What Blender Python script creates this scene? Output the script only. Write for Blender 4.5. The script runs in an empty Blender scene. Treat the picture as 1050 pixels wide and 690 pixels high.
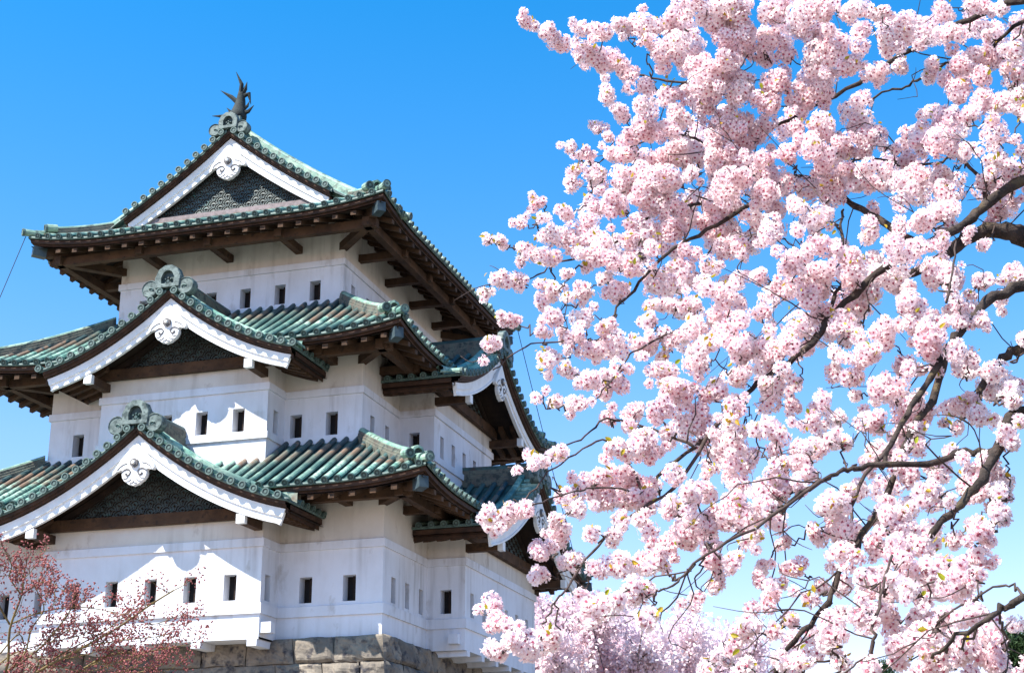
import bpy, math, random
import numpy as np
from mathutils import Vector, Matrix
R = math.radians
random.seed(7)
rng = np.random.default_rng(11)

# ------------------------------------------------------------------ camera, sky, sun, exposure
sc = bpy.context.scene
COL = sc.collection
CAM = np.array([13.179, -33.23, -4.887]); YAW, PITCH, ROLL, FPX = 0.291, 0.326, -0.006, 1545.45
cy_, sy_, cp_, sp_ = math.cos(YAW), math.sin(YAW), math.cos(PITCH), math.sin(PITCH)
_r = np.array([cy_, sy_, 0.0]); FW = np.array([-sy_*cp_, cy_*cp_, sp_]); _u = np.cross(_r, FW)
RT = math.cos(ROLL)*_r + math.sin(ROLL)*_u
UP = -math.sin(ROLL)*_r + math.cos(ROLL)*_u
camd = bpy.data.cameras.new('camera'); cam = bpy.data.objects.new('camera', camd); COL.objects.link(cam)
cam.matrix_world = Matrix(((RT[0], UP[0], -FW[0], CAM[0]), (RT[1], UP[1], -FW[1], CAM[1]), (RT[2], UP[2], -FW[2], CAM[2]), (0, 0, 0, 1)))
camd.sensor_width = 36; camd.lens = FPX/1050*36; camd.clip_start = 0.1; camd.clip_end = 5000
sc.camera = cam

SUN_TO = np.array([-0.90, -1.0, 1.79]); SUN_TO = SUN_TO/np.linalg.norm(SUN_TO)
SUN_EL = math.asin(SUN_TO[2]); SUN_ROT = math.atan2(SUN_TO[0], SUN_TO[1])
w = bpy.data.worlds.new('World'); sc.world = w; w.use_nodes = True
nt = w.node_tree; bg = nt.nodes['Background']
sky = nt.nodes.new('ShaderNodeTexSky'); sky.sky_type = 'NISHITA'; sky.sun_disc = False
sky.sun_elevation = SUN_EL; sky.sun_rotation = SUN_ROT; sky.altitude = 0; sky.air_density = 1.0; sky.dust_density = 0.6; sky.ozone_density = 3.0
hs = nt.nodes.new('ShaderNodeHueSaturation'); hs.inputs['Saturation'].default_value = 1.35
nt.links.new(sky.outputs[0], hs.inputs['Color'])
tcw = nt.nodes.new('ShaderNodeTexCoord'); sx = nt.nodes.new('ShaderNodeSeparateXYZ'); nt.links.new(tcw.outputs['Generated'], sx.inputs[0])
rp = nt.nodes.new('ShaderNodeValToRGB'); nt.links.new(sx.outputs['Z'], rp.inputs[0])          # clear spring air: paler and less green low down
rp.color_ramp.elements[0].position = 0.05; rp.color_ramp.elements[0].color = (1.35, 0.86, 0.90, 1)
rp.color_ramp.elements[1].position = 0.55; rp.color_ramp.elements[1].color = (0.28, 1.03, 1.05, 1)
e_ = rp.color_ramp.elements.new(0.25); e_.color = (1.45, 1.02, 0.97, 1)
mu = nt.nodes.new('ShaderNodeMix'); mu.data_type = 'RGBA'; mu.blend_type = 'MULTIPLY'; mu.inputs['Factor'].default_value = 1.0
nt.links.new(hs.outputs[0], mu.inputs[6]); nt.links.new(rp.outputs[0], mu.inputs[7]); nt.links.new(mu.outputs[2], bg.inputs[0])
bg.inputs[1].default_value = 0.127
sd = bpy.data.lights.new('sun', 'SUN'); sd.energy = 5.0; sd.angle = R(0.5); sd.color = (1.0, 0.955, 0.88)
so = bpy.data.objects.new('sun', sd); COL.objects.link(so)
so.rotation_euler = Vector(SUN_TO).to_track_quat('Z', 'Y').to_euler()
sc.view_settings.view_transform = 'Standard'; sc.view_settings.look = 'None'
sc.view_settings.gamma = 1; sc.view_settings.use_curve_mapping = False
sc.view_settings.exposure = 1.2

# ------------------------------------------------------------------ helpers
def at(px, py, depth):
    """a point seen at photo pixel (px, py), `depth` metres in front of the lens"""
    return CAM + depth*(FW + RT*((px-525)/FPX) - UP*((py-345)/FPX))

class MB:
    def __init__(s): s.v = []; s.f = []; s.m = []; s.t = []
    def add(s, vs, fs, m=0, t=None):
        o = len(s.v); s.v.extend(vs); s.f.extend([tuple(i+o for i in f) for f in fs]); s.m.extend([m]*len(fs))
        s.t.extend(t if t is not None else [0.0]*len(vs))
    def box(s, x0, x1, y0, y1, z0, z1, m=0, T=None):
        vs = [(x, y, z) for x in (x0, x1) for y in (y0, y1) for z in (z0, z1)]
        if T: vs = [T(*p) for p in vs]
        s.add(vs, [(0, 1, 3, 2), (4, 6, 7, 5), (0, 4, 5, 1), (2, 3, 7, 6), (0, 2, 6, 4), (1, 5, 7, 3)], m)
    def beam(s, a, b, wd, hg, m=0):
        """box beam from a to b (centre of its section), width wd across, height hg"""
        a = Vector(a); b = Vector(b); d = (b-a).normalized()
        side = d.cross(Vector((0, 0, 1)))
        side = Vector((1, 0, 0)) if side.length < 1e-6 else side.normalized()
        up = side.cross(d).normalized()
        vs = []
        for p in (a, b):
            for i, j in ((-1, -1), (1, -1), (1, 1), (-1, 1)): vs.append(tuple(p+side*(i*wd/2)+up*(j*hg/2)))
        s.add(vs, [(3, 2, 1, 0), (4, 5, 6, 7), (0, 1, 5, 4), (1, 2, 6, 5), (2, 3, 7, 6), (3, 0, 4, 7)], m)
    def strip(s, rings, m=0, closed=False, caps=False, t=None):
        """skin a list of equal-length point rings"""
        n = len(rings[0]); vs = [tuple(p) for r in rings for p in r]; fs = []
        for i in range(len(rings)-1):
            for j in range(n if closed else n-1):
                k = (j+1) % n; fs.append((i*n+j, i*n+k, (i+1)*n+k, (i+1)*n+j))
        if caps: fs.append(tuple(range(n-1, -1, -1))); fs.append(tuple((len(rings)-1)*n+j for j in range(n)))
        s.add(vs, fs, m, None if t is None else [t[i] for i in range(len(rings)) for _ in range(n)])
    def tube(s, pts, rad, n=6, m=0, caps=True):
        pts = [Vector(p) for p in pts]; rings = []; ref = None
        for i, p in enumerate(pts):
            d = (pts[min(i+1, len(pts)-1)]-pts[max(i-1, 0)])
            d = d.normalized() if d.length > 1e-9 else Vector((0, 0, 1))
            if ref is None: ref = d.orthogonal().normalized()
            ref = ref-d*ref.dot(d)
            ref = d.orthogonal().normalized() if ref.length < 1e-6 else ref.normalized()
            b = d.cross(ref); r = rad[i] if hasattr(rad, '__len__') else rad
            rings.append([tuple(p+ref*(r*math.cos(2*math.pi*k/n))+b*(r*math.sin(2*math.pi*k/n))) for k in range(n)])
        s.strip(rings, m, closed=True, caps=caps)
    def prism(s, poly, T, d0, d1, m=0):
        """polygon (a,b) extruded between depths d0 and d1 through T(a, depth, b)"""
        n = len(poly); vs = [T(a, d0, b) for a, b in poly]+[T(a, d1, b) for a, b in poly]
        s.add(vs, [tuple(range(n)), tuple(range(2*n-1, n-1, -1))]+[(i, i+n, (i+1) % n+n, (i+1) % n) for i in range(n)], m)
    def build(s, name, mats, parent=None, smooth=False, angle=None):
        me = bpy.data.meshes.new(name); me.from_pydata([tuple(map(float, p)) for p in s.v], [], s.f)
        mats = mats if isinstance(mats, (list, tuple)) else [mats]
        for mm in mats: me.materials.append(mm)
        if len(mats) > 1: me.polygons.foreach_set('material_index', s.m)
        if any(s.t):
            at_ = me.attributes.new('age', 'FLOAT', 'POINT'); at_.data.foreach_set('value', [float(x) for x in s.t])
        if smooth: me.polygons.foreach_set('use_smooth', [True]*len(me.polygons))
        if smooth and angle: me.set_sharp_from_angle(angle=R(angle))
        me.update()
        o = bpy.data.objects.new(name, me); COL.objects.link(o)
        if parent: o.parent = parent
        return o

def empty(name, loc=(0, 0, 0)):
    o = bpy.data.objects.new(name, None); COL.objects.link(o); o.location = loc; return o
def tag(o, label=None, cat=None, group=None, kind=None):
    if label: o['label'] = label
    if cat: o['category'] = cat
    if group: o['group'] = group
    if kind: o['kind'] = kind
    return o

# ------------------------------------------------------------------ materials
def mat(name, c1, c2=None, scale=3.0, rough=0.8, detail=6, lo=0.35, hi=0.65, bump=0.0, bscale=20.0, stretch=(1, 1, 1), spec=0.3, metallic=0.0,
        c3=None, s3=8.0, l3=(0.55, 0.7), transl=0.0):
    m = bpy.data.materials.new(name); m.use_nodes = True; n = m.node_tree; L = n.links.new
    b = n.nodes['Principled BSDF']; b.inputs['Roughness'].default_value = rough; b.inputs['Metallic'].default_value = metallic
    b.inputs['Specular IOR Level'].default_value = spec
    tc = n.nodes.new('ShaderNodeTexCoord'); mp = n.nodes.new('ShaderNodeMapping'); mp.inputs['Scale'].default_value = stretch
    L(tc.outputs['Object'], mp.inputs['Vector'])
    def noise(sc_, det=detail):
        t = n.nodes.new('ShaderNodeTexNoise'); t.inputs['Scale'].default_value = sc_; t.inputs['Detail'].default_value = det
        t.inputs['Roughness'].default_value = 0.6; L(mp.outputs[0], t.inputs['Vector']); return t
    def mixc(f, a, bcol):
        x = n.nodes.new('ShaderNodeMix'); x.data_type = 'RGBA'; L(f, x.inputs['Factor'])
        for sock, c in ((x.inputs[6], a), (x.inputs[7], bcol)):
            if hasattr(c, 'links'): L(c, sock)
            else: sock.default_value = (*c, 1)
        return x.outputs[2]
    def ramp(sock, a, b_):
        x = n.nodes.new('ShaderNodeMapRange'); x.inputs['From Min'].default_value = a; x.inputs['From Max'].default_value = b_; L(sock, x.inputs['Value']); return x.outputs[0]
    if c2 is None: b.inputs['Base Color'].default_value = (*c1, 1); colr = None
    else:
        colr = mixc(ramp(noise(scale).outputs['Fac'], lo, hi), c1, c2)
        if c3 is not None: colr = mixc(ramp(noise(s3).outputs['Fac'], *l3), colr, c3)
        L(colr, b.inputs['Base Color'])
    if bump:
        bp = n.nodes.new('ShaderNodeBump'); bp.inputs['Strength'].default_value = bump; bp.inputs['Distance'].default_value = 0.02
        L(noise(bscale).outputs['Fac'], bp.inputs['Height']); L(bp.outputs[0], b.inputs['Normal'])
    if transl:
        tr = n.nodes.new('ShaderNodeBsdfTranslucent'); mx = n.nodes.new('ShaderNodeMixShader'); mx.inputs[0].default_value = transl
        if colr is not None: L(colr, tr.inputs['Color'])
        else: tr.inputs['Color'].default_value = (*c1, 1)
        L(b.outputs[0], mx.inputs[1]); L(tr.outputs[0], mx.inputs[2]); L(mx.outputs[0], n.nodes['Material Output'].inputs['Surface'])
    m['mix'] = 1
    return m

def plaster_mat(name, base, stain, amt):
    """lime plaster: cloudy tone, old patches, and rain streaks running straight down"""
    m = mat(name, base, tuple(0.62*a+0.38*b for a, b in zip(base, stain)), 0.9, 0.88, lo=0.42, hi=0.72, bump=0.25, bscale=22, c3=stain, s3=2.1, l3=(0.60, 0.60+amt), stretch=(1, 1, 0.55))
    n = m.node_tree; L = n.links.new; b = n.nodes['Principled BSDF']; src = b.inputs['Base Color'].links[0].from_socket
    tc = n.nodes.new('ShaderNodeTexCoord')
    def nz(scale, st):
        mp = n.nodes.new('ShaderNodeMapping'); mp.inputs['Scale'].default_value = st; L(tc.outputs['Object'], mp.inputs[0])
        t = n.nodes.new('ShaderNodeTexNoise'); t.inputs['Scale'].default_value = scale; t.inputs['Detail'].default_value = 5; L(mp.outputs[0], t.inputs['Vector']); return t.outputs['Fac']
    def mr(s, a, c):
        x = n.nodes.new('ShaderNodeMapRange'); x.inputs['From Min'].default_value = a; x.inputs['From Max'].default_value = c; L(s, x.inputs['Value']); return x.outputs[0]
    mm = n.nodes.new('ShaderNodeMath'); mm.operation = 'MULTIPLY'; L(mr(nz(4.5, (1, 1, 0.06)), 0.50, 0.70), mm.inputs[0]); L(mr(nz(0.55, (1, 1, 1)), 0.40, 0.62), mm.inputs[1])
    m2 = n.nodes.new('ShaderNodeMath'); m2.operation = 'MULTIPLY'; L(mm.outputs[0], m2.inputs[0]); m2.inputs[1].default_value = 0.42
    x = n.nodes.new('ShaderNodeMix'); x.data_type = 'RGBA'; L(m2.outputs[0], x.inputs['Factor']); L(src, x.inputs[6]); x.inputs[7].default_value = (*[0.55*q for q in stain], 1)
    L(x.outputs[2], b.inputs['Base Color'])
    return m
M = {}
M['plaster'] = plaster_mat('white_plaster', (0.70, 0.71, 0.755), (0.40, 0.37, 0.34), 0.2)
M['plaster_bounce'] = plaster_mat('stained_bounce_plaster', (0.65, 0.60, 0.54), (0.34, 0.27, 0.21), 0.2)  # beige base holds the warm bounce light under the eaves; patches are stains
M['white_wood'] = mat('white_painted_wood', (0.80, 0.80, 0.80), (0.70, 0.69, 0.67), 3, 0.6, bump=0.1, bscale=25)
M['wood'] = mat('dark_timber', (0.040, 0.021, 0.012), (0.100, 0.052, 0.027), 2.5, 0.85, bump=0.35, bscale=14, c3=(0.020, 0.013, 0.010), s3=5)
M['wood_dark'] = mat('blackish_timber', (0.016, 0.010, 0.008), (0.036, 0.021, 0.014), 3, 0.85, bump=0.3, bscale=12)  # near-black brown timber for soffits, backing boards and window bars
M['wood_edge'] = mat('fascia_timber', (0.028, 0.015, 0.010), (0.070, 0.034, 0.020), 4, 0.8, bump=0.3, bscale=16)
M['copper'] = mat('green_copper', (0.11, 0.23, 0.18), (0.30, 0.41, 0.31), 2.6, 0.55, lo=0.38, hi=0.62, bump=0.3, bscale=30, c3=(0.06, 0.085, 0.07), s3=6, l3=(0.50, 0.66), spec=0.5)
M['copper_dark'] = mat('dark_copper', (0.018, 0.045, 0.045), (0.055, 0.115, 0.10), 2.5, 0.5, bump=0.3, bscale=30, c3=(0.06, 0.038, 0.028), s3=4, spec=0.5)
M['copper_grey'] = mat('grey_copper', (0.075, 0.105, 0.10), (0.17, 0.215, 0.20), 5, 0.6, bump=0.3, bscale=30, c3=(0.03, 0.05, 0.047), s3=9, l3=(0.48, 0.62), spec=0.4)
M['ridge_side'] = mat('weathered_ridge_copper', (0.10, 0.085, 0.068), (0.15, 0.17, 0.13), 3.5, 0.65, bump=0.4, bscale=25, c3=(0.035, 0.045, 0.042), s3=7, l3=(0.48, 0.62), spec=0.4)
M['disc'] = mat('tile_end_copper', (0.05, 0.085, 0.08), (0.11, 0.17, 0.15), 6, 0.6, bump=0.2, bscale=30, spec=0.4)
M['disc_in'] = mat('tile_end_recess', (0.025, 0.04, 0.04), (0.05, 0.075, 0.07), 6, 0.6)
M['panel'] = mat('scale_panel', (0.035, 0.05, 0.05), (0.085, 0.105, 0.10), 3, 0.6, bump=0.2, c3=(0.05, 0.13, 0.12), s3=6, l3=(0.58, 0.7), spec=0.45)
M['hole'] = mat('window_dark', (0.012, 0.010, 0.010))
M['pale_sill'] = mat('pinkish_sill', (0.27, 0.22, 0.22), (0.16, 0.13, 0.125), 6, 0.8, bump=0.3)
M['grey_line'] = mat('carving_groove', (0.13, 0.12, 0.12))
M['bark'] = mat('cherry_bark', (0.020, 0.014, 0.012), (0.070, 0.050, 0.040), 16, 0.92, bump=0.9, bscale=45, c3=(0.13, 0.095, 0.05), s3=10, l3=(0.56, 0.70))
M['twig'] = mat('twig_bark', (0.040, 0.026, 0.022), (0.085, 0.058, 0.05), 20, 0.9)
M['petal'] = mat('pale_pink_petal', (0.94, 0.755, 0.775), (0.975, 0.90, 0.90), 4.5, 0.7, transl=0.5, spec=0.2)
M['flower_eye'] = mat('flower_eye', (0.30, 0.035, 0.085), (0.50, 0.12, 0.17), 30, 0.7)
M['leaf'] = mat('young_leaf', (0.30, 0.36, 0.02), (0.52, 0.30, 0.025), 9, 0.5, transl=0.4)
M['far_petal'] = mat('far_blossom', (0.85, 0.66, 0.70), (0.93, 0.82, 0.83), 0.5, 0.8, transl=0.35)
M['needle'] = mat('pine_needles', (0.012, 0.035, 0.012), (0.04, 0.075, 0.02), 0.7, 0.7)
M['bud'] = mat('red_bud', (0.26, 0.06, 0.065), (0.46, 0.17, 0.16), 5, 0.6, transl=0.25)
M['maple_bark'] = mat('maple_twig', (0.11, 0.07, 0.035), (0.21, 0.155, 0.06), 8, 0.8)
M['ground'] = mat('dry_gravel_ground', (0.16, 0.14, 0.115), (0.22, 0.195, 0.16), 0.2, 0.95, bump=0.3)
M['wire'] = mat('wire', (0.03, 0.04, 0.05))
M['cap_blue'] = mat('copper_cap', (0.03, 0.048, 0.056), (0.06, 0.085, 0.095), 5, 0.5, spec=0.4)

def roll_mat():
    """copper roll tiles: mint at the eave, bare brown copper left on some of the upper ends"""
    m = bpy.data.materials.new('copper_roll_tile'); m.use_nodes = True; n = m.node_tree; L = n.links.new
    b = n.nodes['Principled BSDF']; b.inputs['Roughness'].default_value = 0.5; b.inputs['Specular IOR Level'].default_value = 0.5
    tc = n.nodes.new('ShaderNodeTexCoord')
    at_ = n.nodes.new('ShaderNodeAttribute'); at_.attribute_name = 'age'
    def noise(s, d=5):
        t = n.nodes.new('ShaderNodeTexNoise'); t.inputs['Scale'].default_value = s; t.inputs['Detail'].default_value = d; L(tc.outputs['Object'], t.inputs['Vector']); return t.outputs['Fac']
    def mr(sock, a, c):
        x = n.nodes.new('ShaderNodeMapRange'); x.inputs['From Min'].default_value = a; x.inputs['From Max'].default_value = c; L(sock, x.inputs['Value']); return x.outputs[0]
    def mix(f, a, c):
        x = n.nodes.new('ShaderNodeMix'); x.data_type = 'RGBA'; L(f, x.inputs['Factor'])
        for sk, col in ((x.inputs[6], a), (x.inputs[7], c)):
            if isinstance(col, tuple): sk.default_value = (*col, 1)
            else: L(col, sk)
        return x.outputs[2]
    c = mix(mr(noise(2.2), 0.36, 0.64), (0.15, 0.32, 0.25), (0.42, 0.55, 0.43))
    c = mix(mr(noise(9), 0.48, 0.68), c, (0.055, 0.13, 0.115))
    add = n.nodes.new('ShaderNodeMath'); add.operation = 'ADD'; L(at_.outputs['Fac'], add.inputs[0]); L(noise(1.7, 3), add.inputs[1])
    c = mix(mr(add.outputs[0], 0.90, 1.06), c, (0.19, 0.125, 0.085))
    add2 = n.nodes.new('ShaderNodeMath'); add2.operation = 'ADD'; L(at_.outputs['Fac'], add2.inputs[0]); L(noise(2.9, 2), add2.inputs[1])
    c = mix(mr(add2.outputs[0], 1.27, 1.36), c, (0.03, 0.06, 0.065))
    mp = n.nodes.new('ShaderNodeMapping'); mp.inputs['Scale'].default_value = (0.7, 0.7, 1); L(tc.outputs['Object'], mp.inputs[0])
    big = n.nodes.new('ShaderNodeTexNoise'); big.inputs['Scale'].default_value = 0.8; big.inputs['Detail'].default_value = 4; L(mp.outputs[0], big.inputs['Vector'])
    c = mix(mr(big.outputs['Fac'], 0.47, 0.66), c, (0.06, 0.125, 0.11))
    L(c, b.inputs['Base Color'])
    bp = n.nodes.new('ShaderNodeBump'); bp.inputs['Strength'].default_value = 0.2; bp.inputs['Distance'].default_value = 0.02
    L(noise(35), bp.inputs['Height']); L(bp.outputs[0], b.inputs['Normal'])
    return m
M['roll'] = roll_mat()
def stone_mat():
    return mat('castle_stone', (0.125, 0.108, 0.092), (0.31, 0.26, 0.20), 1.1, 0.95, lo=0.35, hi=0.7, bump=1.0, bscale=7, c3=(0.045, 0.042, 0.048), s3=3.3, l3=(0.50, 0.64))
M['stone'] = stone_mat()
#--SPLIT--
# ------------------------------------------------------------------ ground
gm = MB(); gz = -6.5
gm.add([(-3000, -3000, gz), (3000, -3000, gz), (3000, 3000, gz), (-3000, 3000, gz)], [(0, 1, 2, 3)])
tag(gm.build('ground', M['ground']), kind='structure')

# ------------------------------------------------------------------ the castle tower
tower = empty('castle_tower', (-5.66, 6.26, -0.2))
tag(tower, 'white plastered three storey castle tower with green copper tiled roofs and gables', 'castle')
def part(mb, name, mats, parent=None, **k):
    o = mb.build(name, mats, None, **k)
    o.parent = parent or tower
    o.matrix_parent_inverse = Matrix.Translation((5.66, -6.26, 0.2))
    return o
def sub(mb, name, mats, parent, **k):           # sub-part of a part (parts carry identity transforms)
    o = mb.build(name, mats, None, **k); o.parent = parent; return o

XC, YC = -5.657, 6.265
S1 = (-11.315, 0.0, 0.0, 12.53); S2 = (-10.215, 1.10, -1.10, 11.43); S3 = (-9.095, 2.22, -2.22, 10.31)   # x0,y0,x1,y1
def grow(s, e): return (s[0]-e, s[1]-e, s[2]+e, s[3]+e)
def rect(s): return [(s[0], s[1]), (s[2], s[1]), (s[2], s[3]), (s[0], s[3])]
P1 = [(S1[0], 0), (-8.607, 0), (-8.607, -.937), (-2.706, -.937), (-2.706, 0), (0, 0), (0, 3.05), (1.028, 3.05), (1.028, 9.48), (0, 9.48), (0, S1[3]), (S1[0], S1[3])]
P2 = [(S2[0], S2[1]), (-8.057, S2[1]), (-8.057, .10), (-3.262, .10), (-3.262, S2[1]), (S2[2], S2[1]), (S2[2], 3.711), (-.087, 3.711), (-.087, 8.83), (S2[2], 8.83), (S2[2], S2[3]), (S2[0], S2[3])]
P3 = rect(S3)

WD = 0.30                                        # window recess
def storey(poly, zb, zt, zmid, windows, bottoms):
    """plaster wall with real openings; lower part and stained, bounce-tinted part above the upper band"""
    lo, hi = MB(), MB(); wins = []
    n = len(poly)
    for i in range(n):
        a, b = poly[i], poly[(i+1) % n]; dx, dy = b[0]-a[0], b[1]-a[1]; Lg = math.hypot(dx, dy); dx /= Lg; dy /= Lg
        nx, ny = dy, -dx
        T = lambda s_, dep, z: (a[0]+dx*s_-nx*dep, a[1]+dy*s_-ny*dep, z)
        z0 = bottoms.get(i, zb); W_ = windows.get(i, [])
        ss = sorted({0.0, Lg}|{q for w_ in W_ for q in (w_[0], w_[1])}); zz = sorted({z0, zmid}|{q for w_ in W_ for q in (w_[2], w_[3])})
        for p in range(len(ss)-1):
            for q in range(len(zz)-1):
                sm, zm = (ss[p]+ss[p+1])/2, (zz[q]+zz[q+1])/2
                if any(w_[0] < sm < w_[1] and w_[2] < zm < w_[3] for w_ in W_): continue
                lo.add([T(ss[p], 0, zz[q]), T(ss[p+1], 0, zz[q]), T(ss[p+1], 0, zz[q+1]), T(ss[p], 0, zz[q+1])], [(0, 1, 2, 3)])
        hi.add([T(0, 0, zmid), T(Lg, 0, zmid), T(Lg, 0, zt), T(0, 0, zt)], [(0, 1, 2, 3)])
        for (s0, s1, za, zc) in W_:
            wm = MB(); d = WD
            wm.add([T(s0, 0, za), T(s0, d, za), T(s0, d, zc), T(s0, 0, zc)], [(0, 1, 2, 3)], 0)
            wm.add([T(s1, 0, za), T(s1, 0, zc), T(s1, d, zc), T(s1, d, za)], [(0, 1, 2, 3)], 0)
            wm.add([T(s0, 0, za), T(s1, 0, za), T(s1, d, za), T(s0, d, za)], [(0, 1, 2, 3)], 0)
            wm.add([T(s0, 0, zc), T(s0, d, zc), T(s1, d, zc), T(s1, 0, zc)], [(0, 1, 2, 3)], 0)
            wm.add([T(s0, d, za), T(s1, d, za), T(s1, d, zc), T(s0, d, zc)], [(0, 1, 2, 3)], 1)
            bx = s0+(s1-s0)*0.62; wm.box(bx-.03, bx+.03, d-.10, d-.04, za, zc, 2, T)
            wins.append(wm)
    return lo, hi, wins

def offset_poly(poly, o):
    n = len(poly); out = []
    for i in range(n):
        p0, p1, p2 = poly[i-1], poly[i], poly[(i+1) % n]
        def nrm(a, b):
            dx, dy = b[0]-a[0], b[1]-a[1]; l = math.hypot(dx, dy); return (dy/l, -dx/l)
        n1, n2 = nrm(p0, p1), nrm(p1, p2)
        out.append((p1[0]+o*(n1[0]+n2[0]), p1[1]+o*(n1[1]+n2[1])))
    return out
def band(poly, z0, z1, proud):
    mb = MB(); out = offset_poly(poly, proud); inn = offset_poly(poly, -0.02); n = len(poly)
    for i in range(n):
        k = (i+1) % n; a, b, c, d = out[i], out[k], inn[i], inn[k]
        mb.add([(*a, z0), (*b, z0), (*b, z1-.02), (*a, z1-.02), (*c, z0), (*d, z0), (*c, z1), (*d, z1)],
               [(0, 1, 2, 3), (4, 5, 1, 0), (3, 2, 7, 6)])
    return mb

def win(c, w_=.33, z0=.65, z1=1.27): return (c-w_/2, c+w_/2, z0, z1)
W1 = {0: [win(.95), win(2.02)], 2: [win(-7.75+8.607+1.06*k) for k in range(5)], 3: [win(.36, .29)], 4: [win(-1.98+2.706), win(-.85+2.706)],
      5: [win(.70, .29), win(1.64, .29), win(2.62, .29)], 6: [win(.52, .29, .70, 1.30)], 7: [win(3.64-3.05+1.0*k, .29) for k in range(6)], 9: [win(.7, .29), win(1.9, .29)]}
w2 = lambda c, w_=.33: win(c, w_, 5.08, 5.69)
W2 = {0: [w2(.9), w2(1.75)], 2: [w2(-7.16+8.057), w2(-6.12+8.057), w2(-5.10+8.057), w2(-4.06+8.057)], 3: [w2(.5, .29)], 4: [w2(-2.93+3.262), w2(-1.93+3.262)],
      5: [w2(1.81-1.1, .29), w2(2.86-1.1, .29)], 6: [w2(.45, .29)], 7: [w2(.65+.95*k, .29) for k in range(5)]}
w3 = lambda c, w_=.32: win(c, w_, 9.24, 9.81)
W3 = {0: [w3(-8.30+9.095+1.05*k) for k in range(6)], 1: [w3(.70+1.1*k, .28) for k in range(7)]}
HIPZ = {}
for poly, zb, zt, zm, W_, bots, bz, sz in ((P1, -.22, 3.6, 2.0, W1, {2: -.27}, (1.905, 2.12), (.318, .58)), (P2, 3.4, 7.7, 6.2, W2, {}, (6.122, 6.33), (4.86, 5.05)), (P3, 8.2, 11.6, 10.26, W3, {}, (10.187, 10.385), (9.0, 9.2))):
    lo, hi, wins = storey(poly, zb, zt, zm, W_, bots)
    if poly is P1:                                # floors of the overhanging bays, with their end steps
        lo.add([(-8.607, -.937, -.27), (-2.706, -.937, -.27), (-2.706, .3, -.27), (-8.607, .3, -.27)], [(0, 1, 2, 3)])
        lo.add([(1.028, 3.05, -.22), (1.028, 9.48, -.22), (-.3, 9.48, -.22), (-.3, 3.05, -.22)], [(0, 1, 2, 3)])
    wl = part(lo, 'wall', M['plaster']); sub(hi, 'upper_wall', M['plaster_bounce'], wl)
    for wm in wins: part(wm, 'window', [M['plaster'], M['hole'], M['wood_dark']])
    part(band(poly, bz[0], bz[1], .05), 'plaster_band', M['plaster'])
    part(band(poly, sz[0], sz[1], .05), 'sill_band', M['plaster'])
# joists under the bays, white plastered ends
for x in (-8.45, -7.25, -5.77, -4.31, -2.86):
    j = MB(); j.box(x-.125, x+.125, -.965, .5, -.43, -.275); part(j, 'joist', M['plaster'])
j = MB(); j.box(-8.85, -2.42, -.90, -.66, -.13, .12); part(j, 'joist', M['plaster'])
for y in (3.3, 4.5, 5.7, 6.9, 8.1, 9.3):
    j = MB(); j.box(-.5, 1.05, y-.11, y+.11, -.36, -.225); part(j, 'joist', M['plaster'])
j = MB(); j.box(.66, .92, 2.82, 9.72, -.08, .16); part(j, 'joist', M['plaster'])

# ---- roofs
TS = 0.333                                       # tile spacing
def disc_end(mb, T, r, c, ax, m_ring=1, m_in=2, seg=12):
    """round tile end: rim + recessed face. T not used for normals: c centre, ax=(e1,e2,n) vectors"""
    e1, e2, nn = [Vector(q) for q in ax]; c = Vector(c)
    def ring(rad, off): return [tuple(c+e1*(rad*math.cos(2*math.pi*k/seg))+e2*(rad*math.sin(2*math.pi*k/seg))+nn*off) for k in range(seg)]
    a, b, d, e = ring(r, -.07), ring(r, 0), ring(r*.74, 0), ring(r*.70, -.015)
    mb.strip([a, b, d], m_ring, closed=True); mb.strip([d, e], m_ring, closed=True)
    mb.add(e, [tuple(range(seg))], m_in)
    mb.add(ring(r*.34, -.008), [tuple(range(seg))], m_ring)

def arch(c, e1, e2, r, n=6, sq=1.0):
    """half round section points, from -e1 over e2 to +e1"""
    return [tuple(Vector(c)+Vector(e1)*(-r*math.cos(math.pi*k/n))+Vector(e2)*(r*sq*math.sin(math.pi*k/n))) for k in range(n+1)]

def roll(mb, pts, e1, r=.085, mi=0, cap=True):
    """half round roll tile along pts (eave -> top), e1 = horizontal across; stepped joints every tile"""
    e1 = Vector(e1); rings = []; ts = []; n = len(pts)
    for i, p in enumerate(pts):
        d = (Vector(pts[min(i+1, n-1)])-Vector(pts[max(i-1, 0)])).normalized()
        up = e1.cross(d); up = -up if up.z < 0 else up
        t = i/(n-1)
        if 0 < i < n-1:
            q = Vector(p)
            rings.append(arch(q-d*.002, e1, up, r)); ts.append(t)
            rings.append(arch(q+d*.002, e1, up, r*.93)); ts.append(t)
        else: rings.append(arch(p, e1, up, r)); ts.append(t)
    # each tile swells a little to its lower end
    mb.strip(rings, mi, t=[x+.02 for x in ts])
    if cap:
        d = (Vector(pts[0])-Vector(pts[1])).normalized(); up = e1.cross(-d); up = -up if up.z < 0 else up
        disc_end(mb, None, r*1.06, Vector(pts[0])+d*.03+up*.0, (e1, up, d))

def side_frames(E):
    x0, y0, x1, y1 = E
    return [('front', x1-x0, lambda u, d, z: (x0+u, y0+d, z), (1, 0, 0), (0, 1, 0)),
            ('right', y1-y0, lambda u, d, z: (x1-d, y0+u, z), (0, 1, 0), (-1, 0, 0)),
            ('back', x1-x0, lambda u, d, z: (x1-u, y1-d, z), (-1, 0, 0), (0, -1, 0)),
            ('left', y1-y0, lambda u, d, z: (x0+d, y1-u, z), (0, -1, 0), (1, 0, 0))]

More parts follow.
